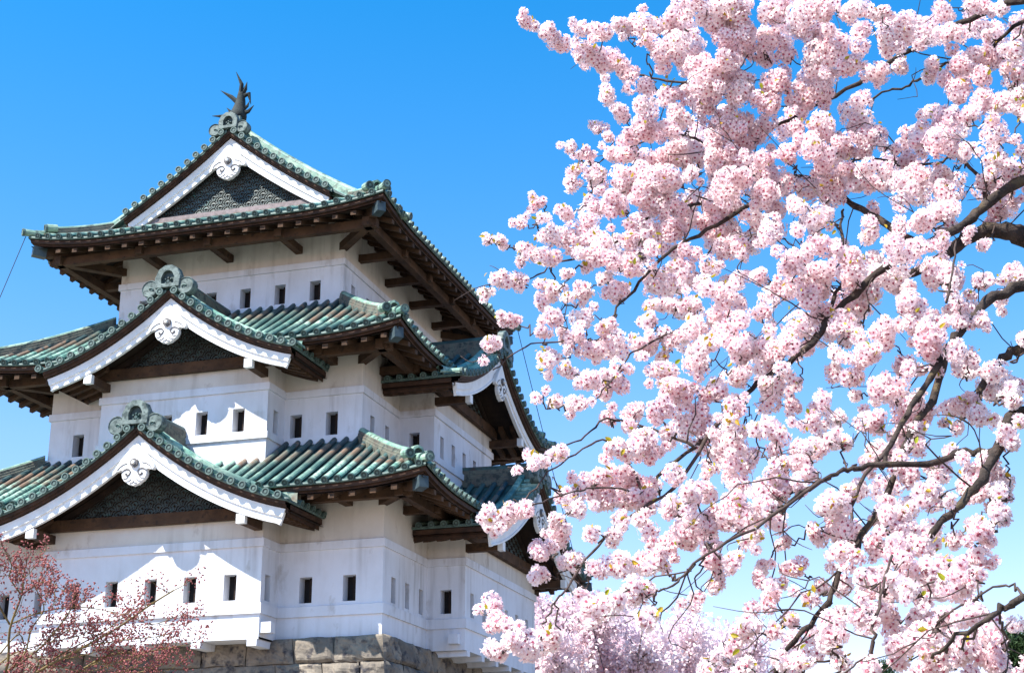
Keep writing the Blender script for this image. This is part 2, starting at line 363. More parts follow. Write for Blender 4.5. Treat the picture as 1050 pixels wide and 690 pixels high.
def upturn(c, d, A=.26, span=2.6):
    k = max(0, 1-c/span); return A*k*k*max(0, 1-d/2.6)

def make_roof(S, e, ze, P, Rf, Rs=None, cuts={}, kslope=.40, pur=1.0, purz=None, arms=None, name='roof', cstart=None):
    """hipped skirt roof. Rf: run of front/back, Rs: run of the sides. cuts: side -> (centre u, gable surface fn)"""
    E = grow(S, e); Rs = Rs or Rf
    tiles = MB(); boards = []; rafs = []; softs = []; frames = side_frames(E)
    for nm, Lg, T, e1, inn in frames:
        Rr = Rf if nm in ('front', 'back') else Rs
        cut = cuts.get(nm)
        def zf(u, d): return ze+P(d)+upturn(min(u, Lg-u), d)
        def dmax(u):
            c = min(u, Lg-u)
            if cstart and nm in ('left', 'right'): return c if c < cstart else Rr
            return min(c, Rr)
        def dmin(u):
            if not cut: return 0.0
            cu, zg = cut[0], cut[1]
            g = zg(u-cu)
            if g is None or g < ze-.12: return 0.0
            d = 0.0
            while d < Rr and ze+P(d) < g-.02: d += .04
            return d
        nR = int(Lg/TS); off = (Lg-(nR-1)*TS)/2
        us = [off+i*TS for i in range(nR)]
        # pan surface
        edges = sorted({0.02, Lg-.02}|{u-TS/2 for u in us}|{u for u in us}|{us[-1]+TS/2})
        edges = [u for u in edges if 0 < u < Lg]
        if cstart and nm in ('left', 'right'): edges = sorted(set(edges)|{cstart, Lg-cstart, cstart-.001, Lg-cstart+.001})
        NS = 8
        for a, b in zip(edges[:-1], edges[1:]):
            ra = []
            bad = False
            for u in (a, b):
                d0, d1 = dmin(u), dmax(u)
                if d1-d0 < .01: d0 = d1-.01; bad = bad or d1 > .3
                ra.append([T(u, d0+(d1-d0)*k/NS, zf(u, d0+(d1-d0)*k/NS)+(0.012 if abs((u-off)/TS-round((u-off)/TS)) < .1 else -.012)) for k in range(NS+1)])
            if bad: continue
            tiles.strip(ra, 3)
            if dmin(a) == 0 and dmin(b) == 0:       # eave lip of the pan tile
                lip = [[T(u, q, zf(u, 0)-h) for q, h in ((-.02, -.01), (-.03, .035), (.0, .06))] for u in (a, b)]
                tiles.strip(lip, 1)
        for u in us:
            d0, d1 = dmin(u), dmax(u)
            if d1-d0 < .12: continue
            n = max(2, int((d1-d0)/.32)); jz = random.uniform(-.006, .006); ju = random.uniform(-.008, .008)
            pts = [T(u+ju, (d0-.05 if d0 == 0 else d0)+(d1-(d0-.05 if d0 == 0 else d0))*k/n, zf(u, max(0, d0+(d1-d0)*k/n))+.03+jz) for k in range(n+1)]
            roll(tiles, pts, e1, .082, 0, cap=(d0 == 0))
        # fascia boards, rafters, soffit - kept out of the gable bays
        keep = lambda u: (not cut) or dmin(u) == 0 or min(u, Lg-u) < .1
        fas = MB(); fas2 = MB()
        segs = [i*.35 for i in range(int(Lg/.35)+1)]+[Lg]
        for d0, zt_, hh, th, mi in ((.05, -.06, .11, .08, 0), (.13, -.165, .055, .10, 0)):
            for a, b in zip(segs[:-1], segs[1:]):
                if not (keep(a) and keep(b)) or b-a < 1e-3: continue
                rr = []
                for u in (a, b):
                    uu = min(max(u, d0), Lg-d0); z = ze+upturn(min(u, Lg-u), 0)+zt_
                    rr.append([T(uu, d0+th, z-hh), T(uu, d0, z-hh), T(uu, d0, z), T(uu, d0+th, z)])
                (fas2 if cut and a > cut[0] else fas).strip(rr, mi)
        boards += [q_ for q_ in (fas, fas2) if q_.v]
        soff = MB(); soff2 = MB(); softs += [soff, soff2]
        zs = lambda u, d: ze-.285+kslope*(d-.2)+upturn(min(u, Lg-u), d, .22)
        for a, b in zip(segs[:-1], segs[1:]):
            if not (keep(a) and keep(b)): continue
            rr = []
            for u in (a, b):
                dm = min(min(u, Lg-u), e+.3); rr.append([T(u, .1+(max(dm, .11)-.1)*k/4, zs(u, .1+(max(dm, .11)-.1)*k/4)+.07) for k in range(5)])
            (soff2 if cut and a > cut[0] else soff).strip(rr)
        nr = int(Lg/.52); o2 = (Lg-(nr-1)*.52)/2
        for i in range(nr):
            u = o2+i*.52
            if not keep(u): continue
            dm = min(min(u, Lg-u)-.05, e+.25)
            if dm < .45: continue
            rr = []
            for k in range(4):
                d = .12+(dm-.12)*k/3; z = zs(u, d); rr.append([T(u-.075, d, z-.06), T(u+.075, d, z-.06), T(u+.075, d, z+.06), T(u-.075, d, z+.06)])
            raf = MB(); raf.strip(rr, 0, closed=True, caps=True); rafs.append(raf)
    rf = part(tiles, name, [M['roll'], M['disc'], M['disc_in'], M['copper_dark']])
    for q_ in boards: sub(q_, 'eave_board', M['wood_edge'], rf)
    for q_ in rafs: sub(q_, 'rafter', M['wood'], rf)
    for q_ in softs:
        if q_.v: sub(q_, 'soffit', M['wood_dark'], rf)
    # purlins, brackets, hip rafters
    zp = purz
    for nm, Lg, T, e1, inn in frames:
        cut = cuts.get(nm); a, b = e-pur-.25, Lg-(e-pur)+.25; ranges = [(a, b)]
        if cut:
            hw = cut[2]; ranges = [(a, cut[0]-hw), (cut[0]+hw, b)]
        for a_, b_ in ranges:
            pm = MB(); pm.box(a_, b_, e-pur-.10, e-pur+.10, zp, zp+.24, 0, T); sub(pm, 'eave_beam', M['wood'], rf)
        for u in (arms or {}).get(nm, []):
            bm = MB(); bm.box(u-.10, u+.10, e-pur-.22, e+.1, zp+.03, zp+.235, 0, T); sub(bm, 'bracket', M['wood'], rf)
    for sx, sy in ((1, -1), (-1, -1), (1, 1), (-1, 1)):
        cx, cyy = (S[2] if sx > 0 else S[0]), (S[1] if sy < 0 else S[3])
        def q(o, z): return (cx+sx*o, cyy+sy*o, z)
        bm = MB(); bm.beam(q(-.1, zp+.12), q(pur+.14, zp+.14), .22, .22); sub(bm, 'corner_bracket', M['wood'], rf)
        hr = MB(); z1 = ze-.30+.22
        hr.beam(q(0, ze-.36+kslope*(e-.2)-.05), q(e-.33, z1-.10), .20, .24); h_ = sub(hr, 'hip_rafter', M['wood'], rf)
        cp = MB(); cp.beam(q(e-.36, z1-.10), q(e-.10, z1-.07), .235, .27); sub(cp, 'rafter_cap', M['cap_blue'], rf)
    return rf, E

def ridge_bar(path, wd, hg, courses=3):
    """built-up ridge: stacked courses with a round top, along a path of base points"""
    mb = MB(); pts = [Vector(p) for p in path]; rings = []
    for i, p in enumerate(pts):
        d = pts[min(i+1, len(pts)-1)]-pts[max(i-1, 0)]; h = Vector((d.x, d.y, 0)).normalized(); s_ = Vector((h.y, -h.x, 0)); up = Vector((0, 0, 1))
        sec = [(-wd*.5, -.12)]
        for c in range(courses):
            k = 1-.10*c; z0 = hg*.75*c/courses; z1 = hg*.75*(c+1)/courses
            sec += [(-wd*.5*k, z0), (-wd*.5*k, z1-.015), (-wd*.5*k+.02, z1)]
        top = [(-math.cos(math.pi*j/6)*wd*.34, hg*.75+math.sin(math.pi*j/6)*hg*.25) for j in range(7)]
        sec = sec+top+[(-a, b) for a, b in reversed(sec)]
        rings.append([tuple(p+s_*a+up*b) for a, b in sec])
    mb.strip(rings, 0, caps=True, closed=True)
    n = len(rings[0]); nl = 1+3*courses
    for i in range(len(rings)-1):
        for j in range(n):
            if not (nl-1 <= j < nl+7): mb.m[i*n+j] = 1
    return mb

def ridge_end(c, nrm, size, parent, big=True):
    """ogre-tile ridge end: horseshoe plate with a sunk crest, flanked by two scroll discs"""
    nn = Vector(nrm).normalized(); e1 = Vector((0, 0, 1)).cross(nn).normalized(); e2 = nn.cross(e1)
    c = Vector(c); mb = MB(); s = size
    T = lambda a, d, b: tuple(c+e1*a+e2*b+nn*d)
    outer = [(-.50, 0), (-.54, .42), (-.40, .74), (-.14, .90), (.14, .90), (.40, .74), (.54, .42), (.50, 0)]
    inner = [(-.28, .12), (-.30, .40), (-.20, .60), (-.07, .68), (.07, .68), (.20, .60), (.30, .40), (.28, .12)]
    outer = [(a*s*1.35, b*s*1.3) for a, b in outer]; inner = [(a*s*1.2, b*s*1.2+.06*s) for a, b in inner]
    n = len(outer)
    rings = [[T(a, -.10, b) for a, b in outer], [T(a, .06, b) for a, b in outer], [T(a*.93, .09, b*.97+.01) for a, b in outer], [T(a, .09, b) for a, b in inner], [T(a, .0, b) for a, b in inner]]
    mb.strip(rings, 0, closed=True); mb.add(rings[-1], [tuple(range(n))], 1); mb.add(rings[0], [tuple(range(n-1, -1, -1))], 1)
    for a, b, r in ((0, .34, .13), (-.12, .26, .07), (.12, .26, .07), (0, .52, .07), (-.14, .45, .06), (.14, .45, .06)):      # crest relief
        mb.strip([[T(a*s+r*s*math.cos(k*math.pi/4), .005, b*s+r*s*math.sin(k*math.pi/4)) for k in range(8)], [T(a*s+r*s*.6*math.cos(k*math.pi/4), .06, b*s+r*s*.6*math.sin(k*math.pi/4)) for k in range(8)]], 2, closed=True, caps=True)
    if big:
        for sg in (-1, 1):                        # scroll discs with a dark eye and a comma groove
            cc = (sg*.98*s, .02*s); r = .45*s; K = 20
            ring = lambda rad, off: [T(cc[0]+rad*math.cos(2*math.pi*k/K), off, cc[1]+rad*math.sin(2*math.pi*k/K)) for k in range(K)]
            mb.strip([ring(r, -.18), ring(r, .05), ring(r*.92, .07), ring(r*.85, .05)], 0, closed=True); mb.add(ring(r*.85, .05), [tuple(range(K))], 0)
            mb.add(ring(r, -.18), [tuple(range(K))], 0)
            ex, ez = cc[0]-sg*.10*s, cc[1]-.02*s
            mb.add([T(ex+.09*s*math.cos(2*math.pi*k/10), .058, ez+.09*s*math.sin(2*math.pi*k/10)) for k in range(10)], [tuple(range(10))], 2)
            pts = [T(ex+sg*(-.08-.012*k)*s*math.cos(k*.45), .06, ez+(.05+.012*k)*s*math.sin(k*.45)-.05*s) for k in range(7)]
            mb.tube(pts, .02, 5, 2)
    return sub(mb, 'ridge_end_tile', [M['copper_grey'], M['disc_in'], M['copper_dark']], parent)

def small_end(c, nrm, parent, s=.34):
    """corner ridge end: a collar with three round tile ends"""
    nn = Vector(nrm).normalized(); e1 = Vector((0, 0, 1)).cross(nn).normalized(); e2 = nn.cross(e1); c = Vector(c); mb = MB()
    T = lambda a, d, b: tuple(c+e1*a*s+e2*b*s+nn*d)
    outer = [(-.42, -.1), (-.50, .42), (-.34, .80), (0, .95), (.34, .80), (.50, .42), (.42, -.1)]
    rings = [[T(a, -.16, b) for a, b in outer], [T(a, .0, b) for a, b in outer], [T(a*.65, .02, b*.7+.1) for a, b in outer], [T(a*.6, -.05, b*.66+.12) for a, b in outer]]
    mb.strip(rings, 0, closed=True); mb.add(rings[-1], [tuple(range(7))], 2)
    for a, b, ln in ((-.72, .30, .12), (.72, .30, .12), (0, .05, .34)):
        cc = Vector(T(a, ln, b)); r = .33*s
        mb.strip([[tuple(cc-nn*(ln+.22)+e1*(r*math.cos(k*math.pi/6))+e2*(r*math.sin(k*math.pi/6))) for k in range(12)], [tuple(cc+e1*(r*math.cos(k*math.pi/6))+e2*(r*math.sin(k*math.pi/6))) for k in range(12)]], 0, closed=True)
        disc_end(mb, None, r*1.05, cc+nn*.01, (e1, e2, nn), 1, 2)
    return sub(mb, 'ridge_end_tile', [M['copper'], M['disc'], M['disc_in']], parent)

def pendant(T, parent, sc_=1.0, top=(0, 0)):
    """carved white gable pendant hung on the bargeboards, T(a, depth, b)"""
    half = [(0, .10), (.16, -.05), (.30, -.20), (.43, -.36), (.52, -.49), (.545, -.56), (.51, -.61), (.44, -.60), (.38, -.575), (.33, -.60), (.345, -.68), (.33, -.76), (.27, -.85), (.20, -.89), (.13, -.945), (.05, -.96), (0, -.985)]
    poly = half+[(-a, b) for a, b in reversed(half[1:-1])]
    mb = MB(); S_ = lambda a, d, b: T(top[0]+a*sc_, d, top[1]+b*sc_)
    n = len(poly)
    rings = [[S_(a, .02, b) for a, b in poly], [S_(a, -.07, b) for a, b in poly], [S_(a*.96, -.095, b*.975-.012) for a, b in poly]]
    mb.strip(rings, 0, closed=True); mb.add(rings[-1], [tuple(range(n))], 0); mb.add(rings[0], [tuple(range(n-1, -1, -1))], 0)
    for sg in (-1, 1):                            # scrolls cut into the lobes
        pts = [S_(sg*a, -.10, b) for a, b in ((.335, -.635), (.28, -.585), (.21, -.56), (.14, -.575), (.10, -.63), (.115, -.69), (.165, -.72), (.21, -.70), (.215, -.665))]
        mb.tube(pts, [.012*sc_, .016*sc_, .018*sc_, .018*sc_, .018*sc_, .018*sc_, .02*sc_, .026*sc_, .03*sc_], 5, 1)
        for q, (x0_, z0_) in enumerate(((.27, -.80), (.19, -.865), (.10, -.915))):
            mb.tube([S_(sg*x0_, -.10, z0_), S_(sg*(x0_-.07), -.10, z0_+.005), S_(sg*(x0_-.12), -.10, z0_+.05)], .010*sc_, 4, 1)
        mb.tube([S_(sg*.46, -.10, -.575), S_(sg*.40, -.10, -.50), S_(sg*.30, -.10, -.44), S_(sg*.2, -.10, -.42)], .011*sc_, 4, 1)
    hx = [(.115*math.cos(k*math.pi/3+.52), -.42+.115*math.sin(k*math.pi/3+.52)) for k in range(6)]
    r2 = [(a*.75, -.42+(b+.42)*.75) for a, b in hx]; r3 = [(a*.5, -.42+(b+.42)*.5) for a, b in hx]
    mb.strip([[S_(a, -.09, b) for a, b in hx], [S_(a, -.15, b) for a, b in hx], [S_(a, -.155, b) for a, b in r2]], 1, closed=True)
    mb.add([S_(a, -.155, b) for a, b in r2], [tuple(range(6))], 1)
    mb.strip([[S_(a, -.15, b) for a, b in r3], [S_(a*.7, -.21, -.42+(b+.42)*.7) for a, b in r3]], 0, closed=True, caps=True)
    return sub(mb, 'gable_pendant', [M['white_wood'], M['grey_line']], parent)

def scales(T, inside, x0, x1, z0, z1, depth, parent, rad=.22):
    """overlapping wave-pattern scales on a backing board"""
    mb = MB(); row = 0; z = z0-rad
    step = rad*.50
    while z < z1:
        x = x0+(rad if row % 2 else 0)
        while x < x1:
            if inside(x, z+rad*.5):
                dd = depth-.004*(1-0)-.0; tilt = .05
                for ri, (ra, rb) in enumerate(((1, .80), (.68, .48), (.36, .12))):
                    K = 9; a_, b_ = [], []
                    for k in range(K+1):
                        th = math.pi*k/K
                        a_.append(T(x+rad*ra*math.cos(th), dd-.012+tilt*(math.sin(th)*ra)*.6, z+rad*ra*math.sin(th)))
                        b_.append(T(x+rad*rb*math.cos(th), dd-.030+tilt*(math.sin(th)*rb)*.6, z+rad*rb*math.sin(th)))
                    mb.strip([a_, b_], 0)
                    mb.strip([[(q[0]*1.0, q[1], q[2]) for q in b_], [T(x+rad*rb*.93*math.cos(math.pi*k/K), dd+.004, z+rad*rb*.93*math.sin(math.pi*k/K)) for k in range(K+1)]], 1)
            x += 2*rad
        z += step; row += 1
    return mb

def make_gable(T, H, za, zend, wb, pd, Lb, nrm, inn_axis, s=.55, ridge_len=None, zs=None, roof_tiles=True, panel_z=None, name='gable', board_h=(.46, .36), pend=1.0, sub_parent=None, rs=.52, ridge_h=.5, tie=True):
    """T(lx, ly, z): lx along the face, ly inward from the bargeboard plane. nrm: outward normal"""
    D = za-zend
    bt = (lambda lx: zs(lx)-.21) if zs else (lambda lx: za-D*((t := abs(lx)/H)+s*t*(1-t)))
    top = zs if zs else (lambda lx: bt(lx)+.21)
    e1 = Vector(T(1, 0, 0))-Vector(T(0, 0, 0)); He = H+.12
    tiles = MB(); N = 18
    xs = [He*(i/N) for i in range(N+1)]
    if roof_tiles:
        for sg in (-1, 1):
            tiles.strip([[T(sg*x, ly, top(x)-.012) for x in xs] for ly in (-.20, Lb)], 3)
            k = 0; ly = .52
            while ly < Lb:
                pts = [T(sg*(He+.04-(He-.14)*i/10), ly, top(He+.0-(He-.14)*i/10)+.025) for i in range(11)]
                roll(tiles, pts, inn_axis, .082, 0); ly += TS; k += 1
            # eave lip and board along the lower edge
            tiles.strip([[T(sg*(He+.02), ly, top(He)+.0), T(sg*(He+.03), ly, top(He)-.05), T(sg*He, ly, top(He)-.07)] for ly in (-.26, Lb)], 1)
    # rake tiles: short rolls lying across the slope edge, stepping down the rake
    x = .17
    while x < He+.06:
        for sg in (-1, 1):
            dz = (top(x+.02)-top(x-.02))/.04; up = (Vector(T(sg*(x), 0, top(x)))-Vector(T(sg*(x-.1), 0, top(x)-dz*.1)))
            tang = up.normalized(); upv = tang.cross(Vector(nrm)); upv = -upv if upv.z < 0 else upv
            p0 = Vector(T(sg*x, -.25, top(x)))+upv*.05; p1 = Vector(T(sg*x, .34, top(x)))+upv*.05
            tiles.strip([arch(p0, tang, upv, .092), arch(p1, tang, upv, .085)], 0, t=[.05, .1])
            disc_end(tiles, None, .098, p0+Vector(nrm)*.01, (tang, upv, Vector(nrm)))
        x += .325*math.cos(math.atan(abs((top(x+.02)-top(x-.02))/.04)))
    for sg in (-1, 1):
        xs2 = [.05+(He-.02)*i/N for i in range(N+1)]
        # scalloped edge plates between the rake tile ends
        tiles.strip([[T(sg*x, -.18, top(x)+.03), T(sg*x, -.195, top(x)-.02), T(sg*x, -.17, top(x)-.06)] for x in xs2], 1)
        # low ridge strip running down behind the rake tiles
        tiles.strip([[T(sg*x, .30, top(x)), T(sg*x, .30, top(x)+.22), T(sg*x, .36, top(x)+.27), T(sg*x, .44, top(x)+.27), T(sg*x, .49, top(x)+.22), T(sg*x, .5, top(x))] for x in xs2], 0, t=[.1+.3*i/N for i in range(N+1)])
    g = part(tiles, name, [M['roll'], M['disc'], M['disc_in'], M['copper_dark']], sub_parent) if sub_parent is None else sub(tiles, name, [M['roll'], M['disc'], M['disc_in'], M['copper_dark']], sub_parent)
    hold = g if sub_parent is None else sub_parent
    # dark verge boards under the tiles
    vb = MB()
    for sg in (-1, 1):
        xs3 = [(He-.06)*i/N for i in range(N+1)]
        vb.strip([[T(sg*x, .10, top(x)-.05), T(sg*x, -.15, top(x)-.05), T(sg*x, -.14, top(x)-.13), T(sg*x, -.09, top(x)-.135), T(sg*x, -.08, top(x)-.19), T(sg*x, .03, top(x)-.195), T(sg*x, .03, top(x)-.30), T(sg*x, .12, top(x)-.30)] for x in xs3], 0)
        if roof_tiles:
            vb.strip([[T(sg*(He-.04), ly, top(He)-.08), T(sg*(He-.04), ly, top(He)-.20), T(sg*(He-.12), ly, top(He)-.21), T(sg*(He-.12), ly, top(He)-.34)] for ly in (.1, Lb)], 0)
    sub(vb, 'verge_board', M['wood_edge'], hold)
    # white bargeboards: two stepped boards, one per slope
    for sg in (-1, 1):
        bb = MB(); rings = []
        xs4 = [H*i/N for i in range(N+1)]
        for i, x in enumerate(xs4):
            t = x/H; hh = board_h[0]*(1-t)+board_h[1]*t; sh = -.10*t*0
            b0 = bt(x)-.012
            ex = .0 if i < N else .0
            cutx = lambda f: sg*(x-(f*.13 if i == N else 0))
            rings.append([T(sg*x, .10, b0), T(sg*x, -.01, b0), T(cutx(.55), -.01, b0-hh*.52), T(cutx(.55), .03, b0-hh*.54), T(cutx(.9), .03, b0-hh*.86), T(cutx(.9), .005, b0-hh*.87), T(cutx(1), .005, b0-hh), T(cutx(1), .10, b0-hh)])
        bb.strip(rings, 0, closed=True, caps=True); sub(bb, 'bargeboard', M['white_wood'], hold)
    pendant(lambda a, d, b: T(a, d, b), hold, pend, (0, bt(0)-board_h[0]*.92+.13))
    # underside: soffit boards, rafters
    if roof_tiles:
        sos = []; ras = []
        for sg in (-1, 1):
            so_ = MB(); so_.strip([[T(sg*x, ly, top(x)-.26) for x in xs] for ly in (.1, Lb)], 0); sos.append(so_)
            ly = .30
            while ly < Lb-.1:
                rr = []
                for i in range(9):
                    x = wb-.3+(He-.18-(wb-.3))*i/8; z = top(x)-.33
                    rr.append([T(sg*x, ly-.07, z-.08), T(sg*x, ly+.07, z-.08), T(sg*x, ly+.07, z+.06), T(sg*x, ly-.07, z+.06)])
                ra = MB(); ra.strip(rr, 0, closed=True, caps=True); ras.append(ra); ly += .36
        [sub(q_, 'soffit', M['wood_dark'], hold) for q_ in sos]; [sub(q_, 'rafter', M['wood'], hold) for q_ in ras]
    # panel with scales, tie beam, purlins
    zpan = panel_z
    pn = MB(); xe = wb+.02
    prof = [(-xe, zpan)]+[(-xe+2*xe*i/24, max(zpan+.01, top(-xe+2*xe*i/24)-.24)) for i in range(25)]+[(xe, zpan)]
    pn.prism(prof, T, pd-.005, pd+.06, 0)
    ins = lambda x, z: abs(x) < xe-(.12 if tie else -.05) and z < top(x)-.34 and z > zpan+(.12 if tie else -.02)
    scm = scales(T, ins, -xe, xe, zpan, top(0), pd-.006, hold)
    o_ = len(pn.v); pn.v += scm.v; pn.f += [tuple(i+o_ for i in f) for f in scm.f]; pn.m += [1-q for q in scm.m]; pn.t += scm.t
    sub(pn, 'scale_panel', [M['wood_dark'], M['panel']], hold)
    if tie:
        tb = MB(); tb.box(-wb-.04, wb+.04, pd-.16, pd-.012, zpan-.02, zpan+.26, 0, T); sub(tb, 'tie_beam', M['wood'], hold)
        # sloping frame boards under the roof on the panel
        for sg in (-1, 1):
            fb = MB(); fb.strip([[T(sg*x, pd-.10, top(x)-.30), T(sg*x, pd-.10, top(x)-.47), T(sg*x, pd, top(x)-.47)] for x in [wb*i/12 for i in range(13)]], 0); sub(fb, 'frame_board', M['wood_dark'], hold)
            pm = MB(); x = sg*(wb-.13); zc = bt(x)-board_h[0]*.88; pm.box(x-.10, x+.10, .10, pd+.05, zc-.21, zc, 0, T)
            pu = sub(pm, 'purlin', [M['wood']], hold)
            pc = MB(); pc.box(x-.11, x+.11, .02, .16, zc-.22, zc+.008, 0, T); sub(pc, 'purlin_cap', M['white_wood'], hold)
    rl = ridge_len or Lb
    rb = ridge_bar([T(0, -.1, top(0)+.02), T(0, rl*.5, top(0)), T(0, rl, top(0)+.02)], .34, ridge_h)
    sub(rb, 'ridge', [M['copper_dark'], M['ridge_side']], hold)
    ridge_end(Vector(T(0, -.16, top(0)+.0)), nrm, rs, hold)
    # first tile end at the very apex
    return g, top

FR = lambda y0, C: (lambda lx, ly, z: (C+lx, y0+ly, z))
RI = lambda x0, C: (lambda lx, ly, z: (x0-ly, C+lx, z))
PQ1 = lambda d: .58*d+.015*d*d
PQ2 = lambda d: .60*d+.025*d*d
PQ3 = lambda d: .45*d+.036*d*d

g1f, top1f = make_gable(FR(-1.93, XC), 3.97, 4.62, 2.54, 2.95, .99, 2.15, (0, -1, 0), (0, 1, 0), panel_z=2.58, board_h=(.47, .37))
g2f, top2f = make_gable(FR(-.88, XC), 3.44, 8.52, 6.66, 2.40, .97, 3.1, (0, -1, 0), (0, 1, 0), panel_z=6.76, board_h=(.45, .33))
g1r, top1r = make_gable(RI(2.05, YC), 4.25, 4.55, 2.54, 3.21, 1.02, 2.2, (1, 0, 0), (-1, 0, 0), panel_z=2.58, board_h=(.47, .37))
g2r, top2r = make_gable(RI(.95, YC), 3.80, 8.40, 6.62, 2.56, 1.03, 3.15, (1, 0, 0), (-1, 0, 0), panel_z=6.76, board_h=(.45, .33))

def gcut(topfn, H): return lambda lx: topfn(abs(lx)) if abs(lx) < H else None
r1, E1 = make_roof(S1, 1.68, 3.17, PQ1, 2.78, cuts={'front': (XC-(S1[0]-1.68), gcut(top1f, 3.9), 3.15), 'right': (YC-(S1[1]-1.68), gcut(top1r, 4.2), 3.4)},
                   pur=.72, purz=2.90, arms={'front': [1.68+.9, 1.68+10.4], 'right': [1.68+1.35, 1.68+11.2], 'left': [3, 5, 7, 9, 11, 13], 'back': [3, 5, 7, 9, 11]})
r2, E2 = make_roof(S2, 1.68, 7.24, PQ2, 2.80, cuts={'front': (XC-(S2[0]-1.68), gcut(top2f, 3.4), 2.65), 'right': (YC-(S2[1]-1.68), gcut(top2r, 3.7), 2.75)},
                   pur=.86, purz=6.90, arms={'front': [1.68+.9, 1.68+8.3], 'right': [1.68+1.2, 1.68+9.1], 'left': [3, 5, 7, 9, 11], 'back': [3, 5, 7, 9]})
r3, E3 = make_roof(S3, 1.89, 11.10, PQ3, 1.82, Rs=5.33, cstart=1.45, pur=1.2, purz=10.62,
                   arms={'front': [1.89+1.33, 1.89+3.42, 1.89+5.53], 'right': [1.89+1.1+2.02*k for k in range(4)], 'back': [3.2, 5.3, 7.4], 'left': [3, 5, 7, 9]})

# ridges on the hips, flashing where roof meets wall
def hip(roof, S, e, ze, P, Rn, c0=.42, both=True, wd=.30, hg=.30):
    for sx, sy in ((1, -1), (-1, -1), (1, 1), (-1, 1)):
        cx, cyy = (S[2]+e if sx > 0 else S[0]-e), (S[1]-e if sy < 0 else S[3]+e)
        pts = [(cx-sx*d, cyy-sy*d, ze+P(d)+upturn(d, d)+.02) for d in [c0+(Rn-c0)*k/8 for k in range(9)]]
        sub(ridge_bar(pts, wd, hg), 'hip_ridge', [M['copper'], M['ridge_side']], roof)
        small_end((cx-sx*(c0-.06), cyy-sy*(c0-.06), ze+P(c0)+upturn(c0, c0)+.06), (sx, sy, -.25), roof)
        ct = MB(); q0 = Vector((cx-sx*c0, cyy-sy*c0, ze+P(c0)+upturn(c0, c0)+.04)); q1 = Vector((cx+sx*.13, cyy+sy*.13, ze+upturn(0, 0)+.10))
        ct.tube([q0, q1], .10, 10); dd = (q1-q0).normalized(); a = dd.orthogonal().normalized()
        disc_end(ct, None, .112, q1+dd*.01, (a, dd.cross(a), dd), 1, 2); sub(ct, 'corner_tile', [M['copper'], M['disc'], M['disc_in']], roof)
hip(r1, S1, 1.68, 3.17, PQ1, 2.72); hip(r2, S2, 1.68, 7.24, PQ2, 2.74); hip(r3, S3, 1.89, 11.10, PQ3, 1.62)
for roof, poly, z in ((r1, P2, 4.76), (r2, P3, 9.02)):
    fm = MB(); out = offset_poly(rect(S2) if poly is P2 else poly, .13); inn = offset_poly(rect(S2) if poly is P2 else poly, -.05)
    for i in range(4):
        k = (i+1) % 4
        fm.add([(*out[i], z-.12), (*out[k], z-.12), (*out[k], z+.04), (*out[i], z+.04), (*inn[i], z+.11), (*inn[k], z+.11)], [(0, 1, 2, 3), (3, 2, 5, 4)])
    sub(fm, 'flashing', M['copper_dark'], roof)

# top gables (front and back) on the main ridge
TOP3 = lambda lx: 11.10+PQ3(5.33-abs(lx))
ZP3 = 11.10+PQ3(1.75)+.10
make_gable(FR(1.80, XC), 3.12, 0, 0, 2.98, .30, .5, (0, -1, 0), (0, 1, 0), zs=TOP3, roof_tiles=False, panel_z=ZP3, board_h=(.50, .40), pend=1.02, name='gable', rs=.43, ridge_len=8.93, ridge_h=.55, tie=False)
make_gable(lambda lx, ly, z: (XC-lx, 10.73-ly, z), 3.12, 0, 0, 2.98, .30, .5, (0, 1, 0), (0, -1, 0), zs=TOP3, roof_tiles=False, panel_z=ZP3, board_h=(.50, .40), pend=1.02, name='gable', rs=.50, ridge_len=.6, ridge_h=.55, tie=False)
sl = MB(); sl.box(XC-3.05, XC+3.05, 1.868, 2.06, ZP3-.14, ZP3+.03); part(sl, 'gable_sill', M['pale_sill'])
# ends of the descending ridges on the side eaves
for yy, sg in ((1.75, 1), (10.78, 1)):
    small_end((S3[2]+1.89-.12, yy, 11.10+.10), (1, 0, -.2), r3, .32)
    small_end((S3[0]-1.89+.12, yy, 11.10+.10), (-1, 0, -.2), r3, .32)
for yy in (2.12, 10.41):
    for sg in (-1, 1):
        pts = [(XC+sg*x, yy, TOP3(x)+.02) for x in [.3+(5.1-.3)*k/14 for k in range(15)]]
        sub(ridge_bar(pts, .30, .46), 'descending_ridge', [M['copper'], M['copper']], r3)

M['fish'] = mat('black_copper', (0.005, 0.008, 0.009), (0.018, 0.028, 0.027), 6, 0.85, bump=0.6, bscale=18, spec=0.5)
